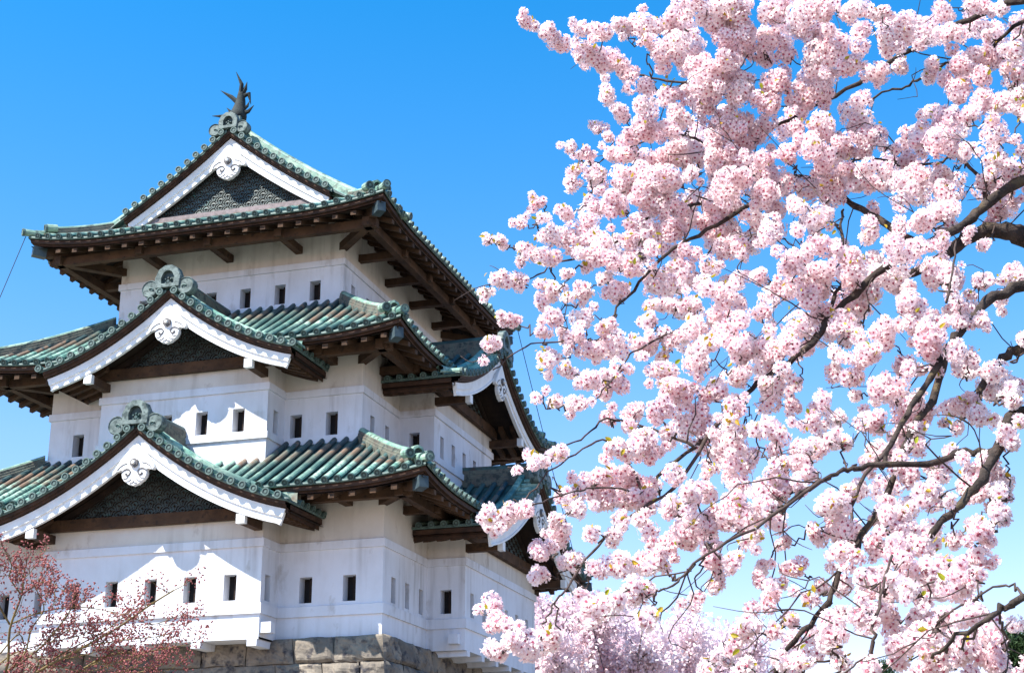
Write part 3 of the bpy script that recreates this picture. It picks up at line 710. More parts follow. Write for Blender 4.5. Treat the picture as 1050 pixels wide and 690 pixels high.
# ---- dolphin-fish ornament on the top ridge
def shachi(y, face):
    body = MB(); b = lambda x, yy, z: (XC+x, y+face*yy, 14.98+z)
    path = [b(0, -.06, .0), b(0, -.06, .18), b(.0, -.02, .36), b(.0, .02, .54), b(.02, .02, .72), b(.03, 0, .90), b(.03, -.03, 1.04)]
    rad = [.24, .26, .21, .17, .14, .105, .06]
    body.tube(path, rad, 12)
    o = part(body, 'roof_fish', M['fish'], None, smooth=True)
    fins = MB()
    def spike(p, mid, tip, r=.045): fins.tube([b(*p), b(*mid), b(*tip)], [r*1.5, r*1.25, .006], 6)
    spike((.03, -.02, .92), (.06, -.06, 1.22), (-.10, -.14, 1.60), .05); spike((.04, 0, .85), (.16, 0, 1.08), (.20, 0, 1.30), .045); spike((.05, .02, .85), (.26, .04, .92), (.33, .06, .58), .055)
    spike((-.06, 0, .66), (-.26, -.02, .86), (-.60, -.08, 1.10), .055); spike((-.14, -.04, .26), (-.42, -.08, .24), (-.82, -.10, .30), .05); spike((.12, -.02, .28), (.32, -.05, .30), (.50, -.07, .46), .05)
    spike((-.14, 0, .34), (-.30, 0, .42), (-.40, -.02, .54), .035); spike((.12, .02, .42), (.24, .02, .52), (.30, .02, .66), .035)
    spike((0, .16, .5), (0, .3, .62), (0, .3, .85), .045); spike((0, .2, .30), (0, .36, .38), (0, .46, .52), .045)
    sub(fins, 'fin', M['fish'], o)
    pl = MB(); pl.box(XC-.2, XC+.2, y-.3, y+.34, 14.86, 15.04); sub(pl, 'plinth', M['copper_dark'], o)
shachi(2.2, 1); shachi(10.3, -1)
# ------------------------------------------------------------------ stone foundation
from mathutils import noise as mn
def stone_base():
    mb = MB(); top = -.18; bat = .17
    def face(T, s0, s1, seed):
        rr = random.Random(seed); z = top; row = 0
        while z > gz-.2:
            h = rr.uniform(.62, .82) if row else .62
            x = s0-rr.uniform(0, .4)
            while x < s1:
                wv = rr.uniform(.75, 1.35); x1 = min(x+wv, s1)
                if s1-x1 < .45: x1 = s1
                nx, nz = 17, 12; so = rr.uniform(0, 99); bulge = rr.uniform(.03, .09); off = rr.uniform(-.02, .04); rough = rr.choice((.03, .055, .08))
                sl = rr.uniform(-.10, .10); sr = 0 if x1 == s1 else rr.uniform(-.05, .05)
                vs = []
                for j in range(nz):
                    for i in range(nx):
                        a, b = i/(nx-1), j/(nz-1); e_ = min(a, 1-a, (b if row or True else 1), 1-b)
                        d = bulge*min(1, e_*7)**.6+off*min(1, e_*9)+rough*mn.fractal(Vector((x*1.3+a*(x1-x)*4, so, b*h*4)), .8, 2.0, 5)*min(1, e_*8+.15)
                        xx = x+.012+(x1-x-.024)*a+(sl*(1-a)+sr*a)*(b-.5)*(1 if x1 < s1 or a < .5 else 0); zz = z-.012-(h-.024)*b
                        if 0 < a < 1: zz += .045*mn.noise(Vector((xx*2, so, b*2)))
                        vs.append(T(xx, d, min(zz, top)))
                mb.add(vs, [(j*nx+i, (j+1)*nx+i, (j+1)*nx+i+1, j*nx+i+1) for j in range(nz-1) for i in range(nx-1)])
                x = x1
            z -= h; row += 1
    m = .14
    # sunk backing behind the joints
    x0, y0, x1, y1 = S1; hgt = top-gz
    def ringz(z, o): q = o+(top-z)*bat; return [(x0-q, y0-q, z), (x1+q, y0-q, z), (x1+q, y1+q, z), (x0-q, y1+q, z)]
    bk = [ringz(top-.02, m-.07), ringz(gz, m-.07)]; mb.strip(bk, 0, closed=True); mb.add(bk[0], [(0, 1, 2, 3)])
    def TF(s_, d, z): q = m+(top-z)*bat; return (min(s_, x1+q+d*.5), y0-q-d, z)
    def TR(s_, d, z): q = m+(top-z)*bat; return (x1+q+d, max(s_, y0-q-d*.5), z)
    # extend each course so that the corner closes
    def TF2(s_, d, z):
        q = m+(top-z)*bat; f = (s_-(x0-1.2))/((x1+.0)-(x0-1.2)); return (x0-1.2+f*((x1+q)-(x0-1.2)), y0-q-d, z)
    def TR2(s_, d, z):
        q = m+(top-z)*bat; f = (s_-y0)/(y1-y0); return (x1+q+d, (y0-q)+f*((y1+1.0)-(y0-q)), z)
    face(TF2, x0-1.2, x1, 5); face(TR2, y0, y1, 9)
    # plain cap course under the tower walls
    mb.box(x0-.05, x1+.02, y0-.02, y1, top-.05, top+.0)
    o = mb.build('stone_base', M['stone'])
    tag(o, 'sloping castle foundation of big fitted stones under the white tower', 'stone wall')
stone_base()

# ------------------------------------------------------------------ vegetation
def np_mesh(name, V, F, mats, mi=None, parent=None):
    """V (n,3); F list of (array of faces with equal size)"""
    me = bpy.data.meshes.new(name); me.vertices.add(len(V)); me.vertices.foreach_set('co', np.ascontiguousarray(V, dtype=np.float32).ravel())
    loops = np.concatenate([f.ravel() for f in F]); tot = np.concatenate([np.full(len(f), f.shape[1]) for f in F]); st = np.concatenate([[0], np.cumsum(tot)[:-1]])
    me.loops.add(len(loops)); me.loops.foreach_set('vertex_index', loops.astype(np.int32))
    me.polygons.add(len(tot)); me.polygons.foreach_set('loop_start', st.astype(np.int32)); me.polygons.foreach_set('loop_total', tot.astype(np.int32))
    for m in mats: me.materials.append(m)
    if mi is not None: me.polygons.foreach_set('material_index', np.concatenate(mi).astype(np.int32))
    me.update(calc_edges=True)
    o = bpy.data.objects.new(name, me); COL.objects.link(o)
    if parent: o.parent = parent
    return o

def flower_template(r, cup, seed):
    g = np.random.default_rng(seed); V = []; Q = []
    for k in range(5):
        th = 2*math.pi*k/5+g.uniform(-.1, .1); o = len(V); c_ = cup+g.uniform(-.12, .12)
        for rad, ang, h in ((.10, 0, 0), (.55, .50, .22), (.92, .36, .40), (.84, 0, .36), (.92, -.36, .40), (.55, -.50, .22)):
            V.append((rad*math.cos(th+ang), rad*math.sin(th+ang), h*c_))
        Q += [(o, o+1, o+2, o+3), (o, o+3, o+4, o+5)]
    o = len(V)
    for k in range(5): V.append((.26*math.cos(2*math.pi*k/5+.3), .26*math.sin(2*math.pi*k/5+.3), .16))
    return np.array(V)*r, np.array(Q), np.arange(o, o+5)[None, :]
FLT = [flower_template(1.0, c, i) for i, c in enumerate((.2, .45, .7, .35))]

def frames_from(N):
    """random tangent frames for unit normals N (n,3) -> (n,3,3) columns e1,e2,n"""
    a = rng.normal(size=N.shape); a -= N*(a*N).sum(1, keepdims=True); a /= np.linalg.norm(a, axis=1, keepdims=True)+1e-9
    return np.stack([a, np.cross(N, a), N], axis=2)

def scatter(C, N, Rr):
    """flowers at C with facing N and radius Rr -> verts, quads, pents"""
    Vs, Qs, Ps = [], [], []; base = 0; kind = rng.integers(0, len(FLT), len(C))
    for k, (v, q, p) in enumerate(FLT):
        id_ = np.where(kind == k)[0]
        if not len(id_): continue
        Fm = frames_from(N[id_]); W = np.einsum('nij,vj->nvi', Fm, v)*Rr[id_][:, None, None]+C[id_][:, None, :]
        n, nv = len(id_), len(v); offs = base+np.arange(n)*nv
        Vs.append(W.reshape(-1, 3)); Qs.append((offs[:, None, None]+q[None]).reshape(-1, 4)); Ps.append((offs[:, None, None]+p[None]).reshape(-1, 5)); base += n*nv
    return np.concatenate(Vs), np.concatenate(Qs), np.concatenate(Ps)

def depth_at(px, py, j=0.0):
    return 7.7-2.5*min(1, max(0, (py-120)/520))-.5*min(1, max(0, (px-700)/350))+j

# blossom sprays read off the photograph, crop by crop: (x0, y0, x1, y1, width) in a crop enlarged 3.632 times
SPRAYS = {
(490, 0): [(170,65,175,90,60),(215,92,217,94,40),(250,120,330,165,75),(360,190,380,220,50),(370,170,480,240,85),(470,210,570,290,85),(350,100,460,120,55),(450,125,560,95,75),(570,100,670,100,90),(620,140,650,180,50),(480,350,490,380,55),(520,400,550,440,60),(430,470,450,480,45),(480,505,495,515,45),(340,545,342,550,45),(385,568,405,574,45),(365,620,350,670,60),(400,640,460,650,60),(470,580,580,570,80),(530,640,550,690,80),(560,520,600,490,70),(610,300,650,330,80),(620,380,640,430,80),(690,370,720,330,70),(600,480,700,470,100),(720,420,780,460,80),(740,50,720,90,90),(700,220,740,170,110),(760,100,800,160,120),(780,230,850,260,110),(850,330,900,300,130),(900,220,950,240,100),(860,60,930,100,100),(960,60,1010,120,100),(880,20,1000,20,80),(830,400,870,390,70),(930,360,1000,340,90),(870,460,920,440,60),(980,260,1010,300,70),(960,170,1010,200,70),(620,580,700,620,90),(700,560,760,540,80),(740,600,820,580,110),(660,650,740,670,90),(860,540,1000,520,110),(900,470,1000,470,80),(880,620,1000,590,100),(950,670,1010,660,80),(790,640,795,645,60),(770,20,850,10,90)],
(770, 0): [(40,60,120,30,110),(180,40,300,20,110),(55,150,65,150,90),(180,120,260,130,110),(25,200,35,205,90),(230,200,330,200,140),(340,40,420,30,80),(380,130,440,100,80),(470,60,500,40,60),(125,210,135,210,80),(60,300,130,330,110),(200,290,280,300,120),(330,260,400,220,80),(30,390,60,370,100),(150,380,250,340,100),(40,470,20,500,90),(500,160,560,130,110),(580,110,640,160,100),(440,260,480,280,90),(530,260,570,250,70),(700,40,740,20,80),(700,130,790,120,90),(810,20,900,20,70),(925,40,935,40,45),(680,220,670,300,70),(875,130,885,130,45),(760,240,800,250,80),(840,200,890,220,90),(790,350,800,330,120),(865,290,875,290,80),(960,180,1000,200,80),(945,260,955,260,60),(995,280,1010,280,60),(880,400,940,380,110),(985,360,1000,360,80),(720,430,690,470,80),(710,520,730,520,140),(590,510,630,530,80),(815,430,830,430,60),(900,480,920,500,100),(995,420,1010,420,80),(350,410,420,460,120),(420,520,470,490,110),(230,470,290,500,100),(120,560,150,600,80),(220,560,280,560,110),(330,560,380,560,90),(30,590,40,640,90),(270,630,290,650,70),(440,620,500,650,80),(560,600,600,590,70),(680,640,740,650,80),(590,670,610,670,80),(880,600,950,590,70),(950,660,970,660,70),(1000,560,1010,560,60),(895,640,905,640,60),(790,560,810,560,50),(165,480,175,480,80),(340,620,400,660,70),(525,560,535,560,50)],
(490, 180): [(25,235,40,245,45),(75,245,90,255,45),(150,165,170,185,55),(190,120,240,100,55),(225,160,235,160,55),(300,120,320,150,70),(345,30,355,35,70),(405,90,415,95,70),(425,5,440,8,50),(480,120,540,100,90),(550,60,560,20,80),(620,90,700,90,120),(620,30,700,40,100),(735,20,745,20,90),(555,180,565,180,60),(150,265,230,290,65),(240,220,270,240,70),(320,240,400,240,110),(430,210,470,260,80),(380,290,510,310,80),(395,345,405,345,40),(550,250,620,230,80),(550,300,600,290,60),(560,350,600,330,70),(645,270,655,270,70),(155,320,165,320,60),(60,400,110,380,70),(18,430,24,432,40),(145,400,155,400,70),(240,310,280,320,70),(240,400,300,430,60),(240,470,260,440,70),(325,450,335,450,60),(400,420,390,460,70),(500,420,530,440,100),(475,380,485,380,60),(325,370,335,370,50),(270,540,310,520,70),(360,540,420,520,80),(235,580,245,580,50),(315,590,325,590,50),(340,610,400,580,70),(465,580,475,580,60),(400,650,480,650,80),(265,670,275,670,60),(80,540,150,540,50),(30,640,60,620,65),(495,550,505,550,50),(635,540,645,540,70),(590,620,640,650,75),(690,590,720,620,80),(645,410,655,410,70),(635,490,645,490,60),(700,470,740,490,50),(720,350,770,330,100),(735,400,745,400,70),(720,190,760,210,80),(755,130,765,130,60),(830,190,900,220,100),(860,120,950,100,110),(900,40,980,40,110),(880,260,960,260,100),(845,330,855,330,80),(840,400,860,420,80),(900,450,950,440,100),(965,390,975,390,80),(795,480,805,480,70),(770,570,840,560,80),(745,600,755,600,50),(870,520,940,540,90),(900,590,960,590,100),(820,640,880,620,80),(960,640,1000,670,80),(985,280,995,280,70),(685,680,695,680,50),(765,490,775,490,50)],
(770, 180): [(30,40,60,80,90),(25,180,35,185,80),(150,100,200,110,90),(260,40,330,30,70),(275,90,285,90,70),(255,160,265,160,90),(30,240,90,220,90),(200,250,280,250,110),(430,20,480,20,70),(560,30,620,20,110),(680,60,760,60,110),(555,110,565,110,100),(650,150,640,200,100),(735,130,745,130,90),(875,20,885,20,70),(915,130,925,130,90),(885,180,895,180,60),(815,210,825,210,60),(865,260,875,260,50),(455,190,465,190,80),(425,240,435,240,60),(540,280,580,310,140),(545,390,555,390,90),(715,250,725,250,80),(670,350,720,380,130),(735,400,745,400,60),(25,370,35,370,80),(130,310,180,320,100),(105,420,115,420,110),(230,370,280,400,110),(370,310,410,330,110),(365,390,375,390,90),(450,420,440,470,110),(215,450,225,450,90),(170,560,190,590,120),(55,620,65,620,100),(25,520,35,520,80),(320,560,370,580,110),(275,510,285,510,60),(490,560,500,610,100),(395,600,405,600,70),(580,480,620,510,100),(605,560,615,560,90),(680,590,650,630,120),(695,660,705,660,70),(765,480,775,480,60),(775,540,785,540,70),(850,400,860,400,65),(925,390,935,390,55),(965,350,975,350,70),(995,380,1005,380,50),(935,450,945,450,80),(845,545,855,545,50),(805,440,815,440,50),(1012,610,1017,610,20),(815,680,825,680,70),(235,520,245,520,70),(305,660,315,660,60),(95,660,105,660,80),(975,100,985,100,40)],
(490, 350): [(30,20,60,10,55),(260,60,250,110,70),(320,100,350,120,75),(335,40,345,40,50),(420,30,480,30,65),(400,150,430,140,70),(470,160,540,140,90),(472,205,480,205,40),(225,215,235,215,60),(285,230,295,230,50),(350,240,370,220,75),(600,10,660,20,60),(650,100,710,110,80),(700,180,780,180,90),(840,110,800,70,90),(795,30,805,30,50),(865,200,875,200,100),(480,270,500,300,60),(560,280,590,270,70),(650,270,700,260,80),(760,280,830,330,130),(480,400,560,400,80),(600,360,640,420,100),(565,320,575,320,50),(695,340,705,340,50),(190,460,250,440,60),(285,425,298,425,65),(300,590,320,560,50),(360,560,440,530,75),(450,500,560,490,75),(480,600,600,580,90),(540,540,650,530,80),(365,630,375,630,60),(295,670,305,670,50),(515,660,525,660,60),(665,400,675,400,50),(735,490,745,490,80),(785,570,795,570,70),(700,600,760,630,70),(855,480,865,480,50),(950,120,990,150,80),(950,30,1000,10,70),(920,260,980,240,80),(890,380,950,370,90),(935,300,945,300,60),(940,450,1000,470,80),(985,340,995,340,60),(20,660,180,620,70),(900,650,1000,640,80),(955,590,965,590,60),(795,670,805,670,70),(595,660,605,660,50)],
(770, 350): [(30,20,60,60,70),(145,10,155,10,80),(105,110,115,110,70),(55,160,65,160,70),(145,240,155,240,70),(60,300,110,350,80),(15,330,25,330,70),(225,290,235,290,60),(195,300,205,300,50),(305,110,315,110,70),(385,200,395,200,70),(400,20,440,60,100),(375,130,385,130,70),(300,290,330,280,60),(420,300,480,310,80),(295,370,305,370,60),(345,380,355,380,40),(470,180,540,170,100),(560,230,600,210,110),(635,270,645,270,80),(615,330,625,330,60),(540,90,640,90,70),(685,100,695,100,60),(655,20,665,20,70),(800,90,815,90,80),(760,240,850,220,80),(845,280,855,280,80),(725,310,735,310,60),(965,190,975,190,60),(975,220,985,220,50),(450,430,440,480,70),(495,420,505,420,60),(570,490,630,500,100),(545,440,555,440,70),(675,490,685,490,50),(790,490,860,500,120),(930,510,880,460,110),(905,560,915,560,60),(960,340,970,390,80),(996,305,1004,305,30),(60,490,150,530,80),(90,600,30,620,70),(175,550,185,550,50),(260,590,310,610,80),(355,560,365,560,60),(395,540,405,540,50),(490,620,540,610,80),(565,640,575,640,50),(300,670,350,660,60),(15,570,25,570,50),(115,450,125,450,60),(735,600,745,600,35),(555,340,565,340,50),(155,170,165,170,50),(205,400,215,400,50),(595,390,605,390,40),(735,410,745,410,30),(930,640,910,610,50),(845,670,855,670,50),(210,490,220,490,60)],
(490, 500): [(20,140,110,110,70),(150,80,180,90,70),(225,235,235,245,80),(205,330,250,330,60),(340,270,360,280,80),(290,210,320,150,80),(410,180,440,170,60),(45,425,55,435,90),(65,485,75,495,90),(70,610,80,610,65),(125,570,135,570,70),(118,518,124,522,30),(190,610,180,560,90),(290,570,240,550,100),(400,440,480,450,100),(515,430,525,430,60),(387,408,394,412,40),(490,300,560,270,90),(600,280,640,300,90),(560,380,620,390,90),(670,220,740,210,90),(770,180,850,150,110),(900,120,1000,110,110),(855,220,865,220,50),(685,290,695,290,50),(860,280,890,260,60),(940,265,950,275,60),(870,360,890,360,60),(805,425,825,415,70),(600,490,620,490,50),(640,472,660,468,45),(495,180,505,180,70),(535,120,545,120,60),(560,50,650,20,70),(330,50,370,90,60),(440,20,500,40,90),(700,80,740,100,60),(795,40,805,40,70),(955,40,965,40,70),(995,200,1005,200,60),(985,520,995,520,60),(920,590,970,570,80),(865,650,875,650,60),(920,640,940,640,70),(995,660,1005,660,50),(845,680,855,680,50)],
(770, 500): [(30,20,110,20,90),(55,70,65,70,70),(260,60,300,80,70),(325,50,335,50,60),(220,150,250,180,60),(125,200,135,200,60),(15,180,25,180,50),(300,140,370,180,100),(390,240,330,260,90),(440,230,470,200,80),(500,100,520,130,80),(510,240,580,250,110),(600,210,680,220,90),(650,300,720,280,110),(760,200,740,180,80),(720,350,780,360,130),(820,280,850,240,90),(825,330,835,330,80),(840,170,890,170,80),(930,80,940,110,70),(120,310,180,300,90),(75,400,85,400,100),(35,350,45,350,60),(250,360,270,380,70),(200,400,230,430,70),(405,340,415,340,50),(280,510,320,560,110),(250,570,300,600,90),(370,480,440,470,90),(310,640,340,670,80),(480,450,530,480,90),(560,380,620,390,80),(525,340,535,340,50),(635,420,645,420,70),(495,390,505,390,60),(600,470,640,500,90),(720,500,740,470,80),(800,470,840,460,80),(765,490,775,490,60),(600,570,660,540,110),(530,620,560,640,100),(640,640,720,650,100),(790,580,820,620,90),(880,560,930,600,110),(890,650,940,650,80),(160,630,180,670,70),(115,650,125,650,60),(715,600,725,600,80),(35,290,45,290,40),(0,520,5,520,40),(85,530,95,530,50),(135,490,145,490,50),(630,20,690,20,90),(800,20,950,20,90),(445,680,455,680,50),(465,110,475,110,50)],
}
# limbs and boughs: photo pixel points with a start and end width in pixels, ending away from the trunk
LIMBS = [
 ([(1190,330),(1110,275),(1050,243),(1030,238),(1005,238),(985,250),(960,268),(930,282)], 44, 12, .2),
 ([(1150,300),(1085,205),(1050,185),(1012,210),(990,230),(946,252),(907,274),(866,312),(833,352),(800,377),(770,400),(735,435),(712,457),(672,488),(660,505)], 24, 5, .0),
 ([(1200,370),(1120,310),(1050,294),(1012,309),(996,329),(979,345),(965,370),(949,394),(930,425),(913,455),(905,480)], 26, 7, -.2),
 ([(1210,420),(1120,340),(1050,355),(1030,368),(1018,380),(1009,393),(1000,410),(985,430)], 22, 9, .3),
 ([(1230,520),(1130,420),(1050,421),(1034,432),(1020,463),(990,463),(949,477),(890,478),(870,481),(852,488),(822,504),(800,520)], 26, 4, -.3),
 ([(1034,440),(1020,468),(1002,497),(987,511),(970,532),(952,550),(930,552),(915,548)], 22, 8, -.35),
 ([(1240,640),(1130,590),(1050,614),(1026,624),(1009,638),(976,657),(955,675)], 20, 5, -.5),
 ([(965,372),(955,410),(930,450),(911,505),(885,548),(861,588),(850,615),(825,646),(808,665),(790,700)], 14, 8, -.1),
 ([(1200,100),(1110,10),(1048,0),(1004,17),(971,30),(924,58),(880,85),(833,110),(792,132),(770,148),(740,160)], 16, 4, .1),
 ([(1220,120),(1120,20),(1050,22),(1018,50),(1000,60),(970,66),(940,82),(928,90),(905,95),(880,112)], 9, 3, .35),
 ([(946,252),(900,225),(870,206),(836,185),(811,183),(784,199),(765,212)], 14, 6, .15),
 ([(784,199),(745,225),(707,246),(677,265),(650,298),(633,315),(620,345),(600,360)], 9, 3, .15),
 ([(765,212),(720,208),(672,220),(650,232),(630,249),(600,262)], 7, 3, .3),
 ([(1012,210),(1003,180),(985,165),(978,160),(960,168),(930,167),(895,163),(870,165)], 8, 3, .2),
 ([(735,435),(690,500),(660,520),(629,541),(608,566),(581,602),(568,622),(556,640)], 7, 3, -.2),
 ([(852,488),(790,530),(735,563),(707,583),(690,600),(672,605)], 7, 3, -.3),
 ([(712,457),(670,440),(622,430),(600,447),(575,460),(545,475),(520,480)], 5, 2, -.1),
 ([(660,505),(640,465),(619,452),(590,465),(562,485),(545,505),(528,522)], 5, 2, -.2),
 ([(660,505),(610,500),(590,502),(560,512),(545,520)], 4, 2, -.25),
 ([(770,148),(735,120),(717,88),(690,84),(660,78),(640,70),(610,58),(580,42),(560,30),(540,20)], 6, 2, .2),
 ([(740,160),(705,140),(680,140),(650,150),(620,162),(600,170)], 5, 2, .2),
 ([(833,352),(845,330),(858,300),(868,270),(862,235),(865,215)], 9, 4, .05),
 ([(913,455),(880,500),(870,540),(862,575)], 8, 4, -.2),
 ([(972,310),(976,270),(980,248)], 4, 3, -.4),
 ([(1050,614),(1040,600),(1018,604),(985,622),(960,635)], 5, 3, -.5),
 ([(880,700),(895,660),(897,645),(905,600),(912,570)], 8, 4, -.5),
 ([(620,345),(600,352),(575,350),(545,352),(520,368),(505,380)], 4, 2, .1),
 ([(600,262),(570,270),(545,285),(515,296)], 4, 2, .25),
 ([(713,330),(655,357),(640,370),(620,400),(600,412)], 4, 2, .0),
]
cherry = empty('cherry_tree', tuple(at(1240, 700, 6.8)*np.array([1, 1, 0])+np.array([0, 0, gz])))
tag(cherry, 'near cherry tree in full pale pink blossom reaching in front of the tower', 'tree')
def cpart(o): o.parent = cherry; o.matrix_parent_inverse = cherry.matrix_world.inverted(); return o
bpy.context.view_layer.update()
def smooth_path(P, n=4):
    """Catmull-Rom through points with widths"""
    P = [np.array(p, float) for p in P]; out = []
    for i in range(len(P)-1):
        a, b, c, d = P[max(i-1, 0)], P[i], P[i+1], P[min(i+2, len(P)-1)]
        for k in range(n):
            t = k/n; out.append(.5*((2*b)+(-a+c)*t+(2*a-5*b+4*c-d)*t*t+(-a+3*b-3*c+d)*t**3))
    out.append(P[-1]); return out
nodes = []                                       # (point, px, py, radius) along every limb, for attaching twigs
trunk_top = at(1300, 300, 6.8); base = np.array(cherry.location)
tm = MB(); tp = smooth_path([base+np.array([0, 0, -.2]), base+np.array([.05, .1, 1.2]), base*np.array([1, 1, 0])+np.array([.2, .2, -3.6]), at(1290, 480, 6.8), trunk_top, at(1275, 120, 6.9), at(1310, -120, 7.0), at(1290, -330, 7.1)], 5)
tm.tube(tp, [.30*(1-i/(len(tp)-1))**.8+.02+(.10 if i < 2 else 0) for i in range(len(tp))], 14)
cpart(tm.build('trunk', M['bark'], None, smooth=True))
for pts, w0, w1, j in LIMBS:
    P = []
    n = len(pts)
    for i, (px, py) in enumerate(pts):
        d = depth_at(px, py, j+.12*math.sin(px*.021+py*.013)); P.append(np.concatenate([at(px, py, d), [(.66 if w0 < 40 else .74)*(w0+(w1-w0)*(i/(n-1))**.55)/2*d/FPX]]))
    if pts[0][0] > 1140:                         # rooted in the trunk
        k = min(range(len(tp)), key=lambda q: abs(tp[q][2]-(P[0][2]-.25))); P.insert(0, np.concatenate([tp[k], [P[0][3]*1.15]]))
    S = smooth_path(P, 4)
    S = [s+np.concatenate([rng.normal(size=3)*.004, [0]]) for s in S]
    mb = MB(); mb.tube([s[:3] for s in S], [max(.003, s[3]*(1+.12*math.sin(i*2.1))) for i, s in enumerate(S)], 10 if w0 > 15 else 7)
    cpart(mb.build('branch', M['bark'] if w0 > 8 else M['twig'], None, smooth=True))
    nodes += [s for s in S]
NP = np.array(nodes)

tw = MB(); balls = []                            # twigs; blossom balls (centre, radius)
leafs = []
def proj(p):
    d = p-CAM; z = d@FW; return 525+FPX*(d@RT)/z, 345-FPX*(d@UP)/z, z
NPX = np.array([proj(p[:3]) for p in NP])
SP = []
for (ox, oy), L_ in SPRAYS.items():
    for (x0, y0, x1, y1, wd) in L_:
        q = [ox+x0/3.632, oy+y0/3.632, ox+x1/3.632, oy+y1/3.632]
        SP.append((q if q[0] >= q[2] else q[2:]+q[:2])+[wd])         # start on the trunk side
SP.sort(key=lambda q: np.min(np.hypot(NPX[:, 0]-q[0], NPX[:, 1]-q[1])))
AX = [tuple(v) for v in NPX]; AP = [tuple(v[:3]) for v in NP]
for px0, py0, px1, py1, wd in SP:
    mx, my = (px0+px1)/2, (py0+py1)/2; j = rng.uniform(-.4, .4)
    A_ = np.array(AX); dist = np.hypot(A_[:, 0]-px0, A_[:, 1]-py0)+np.where(A_[:, 0] < px0-3, 45, 0)
    k = int(np.argmin(dist+rng.uniform(0, 8, len(dist))))
    d0 = .5*depth_at(mx, my, j)+.5*A_[k, 2]-.08; rpx = wd/3.632/2*1.05
    a, b = at(px0, py0, d0), at(px1, py1, d0+rng.uniform(-.10, .10))
    r = rpx*d0/FPX; Ln = np.linalg.norm(b-a); nb = max(1, int(Ln/(r*.85))+1)
    for i in range(nb):
        t = (i+.5)/nb if nb > 1 else .5
        rr = r*rng.uniform(.80, 1.05)*(1-.12*abs(t-.5)*2); balls.append((a+(b-a)*t+rng.normal(size=3)*r*.18, rr))
        for _ in range(2 if wd > 85 else 1):
            balls.append((a+(b-a)*t+rng.normal(size=3)*r*.62, rr*rng.uniform(.5, .8)))
    q = np.array(AP[k]); dirv = (b-a)/(Ln+1e-6); gap = np.linalg.norm(q-a)
    mid = (q+a)/2+np.array([0, 0, -.10])*gap+FW*.10*gap+rng.normal(size=3)*.07*gap; back = FW*r*.35
    path = smooth_path([q, mid, a+back, a+(b-a)*.6+back, b+back+dirv*r*.1], 5)
    path = [path[0]]+[s_+rng.normal(size=3)*min(.010, gap*.05+.003) for s_ in path[1:-1]]+[path[-1]]
    r0 = .0030+.0022*min(1, gap/.5); tw.tube(path, [r0*(1-.6*i/(len(path)-1)) for i in range(len(path))], 5)
    for s_ in path[4::3]: AP.append(tuple(s_)); AX.append(proj(s_))
    if rng.random() < .35:                       # a bare side shoot
        s_ = path[int(rng.integers(3, 9))]; e_ = s_+(RT*rng.uniform(-1, .3)+UP*rng.uniform(-.6, .8)+FW*rng.uniform(-.2, .5))*rng.uniform(.08, .2)
        tw.tube(smooth_path([s_, (s_+e_)/2+rng.normal(size=3)*.02, e_], 3), [.003-.0018*i/6 for i in range(7)], 4)
    if rng.random() < .72:
        for _ in range(int(rng.integers(1, 5))):
            leafs.append((a+(b-a)*rng.random()+rng.normal(size=3)*r*.4-FW*r*.85+UP*r*.3, rng.uniform(.014, .030)))
# smaller sprays deeper in the crown, hung on the twigs behind the near ones
GAPS = [(905, 108, 34), (1012, 278, 36), (935, 55, 14), (985, 480, 22), (1030, 500, 30), (1000, 560, 30), (1040, 150, 14), (1010, 130, 14), (880, 420, 18), (600, 420, 40), (585, 330, 25), (640, 230, 16), (700, 600, 40), (1015, 340, 22), (750, 610, 40), (720, 640, 30), (660, 380, 18), (560, 420, 60), (830, 60, 8)]
cand = [i for i in range(len(AX)) if 560 < AX[i][0] < 1060 and -20 < AX[i][1] < 700]
made = 0
while made < 190:
    i = cand[int(rng.integers(0, len(cand)))]; px, py = AX[i][0]+rng.normal()*16, AX[i][1]+rng.normal()*16
    if any((px-g_[0])**2+(py-g_[1])**2 < (g_[2]+14)**2 for g_ in GAPS): continue
    dens = (1.0 if py < 330 else .62 if py < 480 else .42)*min(1, max(0, (px-(640 if py < 200 else 590 if py < 420 else 660))/70))
    if rng.random() > dens: continue
    d_ = AX[i][2]+rng.uniform(.05, .75); c_ = at(px, py, d_); r_ = rng.uniform(10, 18)*d_/FPX; made += 1
    for _ in range(int(rng.integers(1, 4))): balls.append((c_+rng.normal(size=3)*r_*.75, r_*rng.uniform(.6, 1.0)))
    q = np.array(AP[i]); tw.tube(smooth_path([q, (q+c_)/2+rng.normal(size=3)*.02, c_], 3), [.0026-.0012*k/6 for k in range(7)], 4)
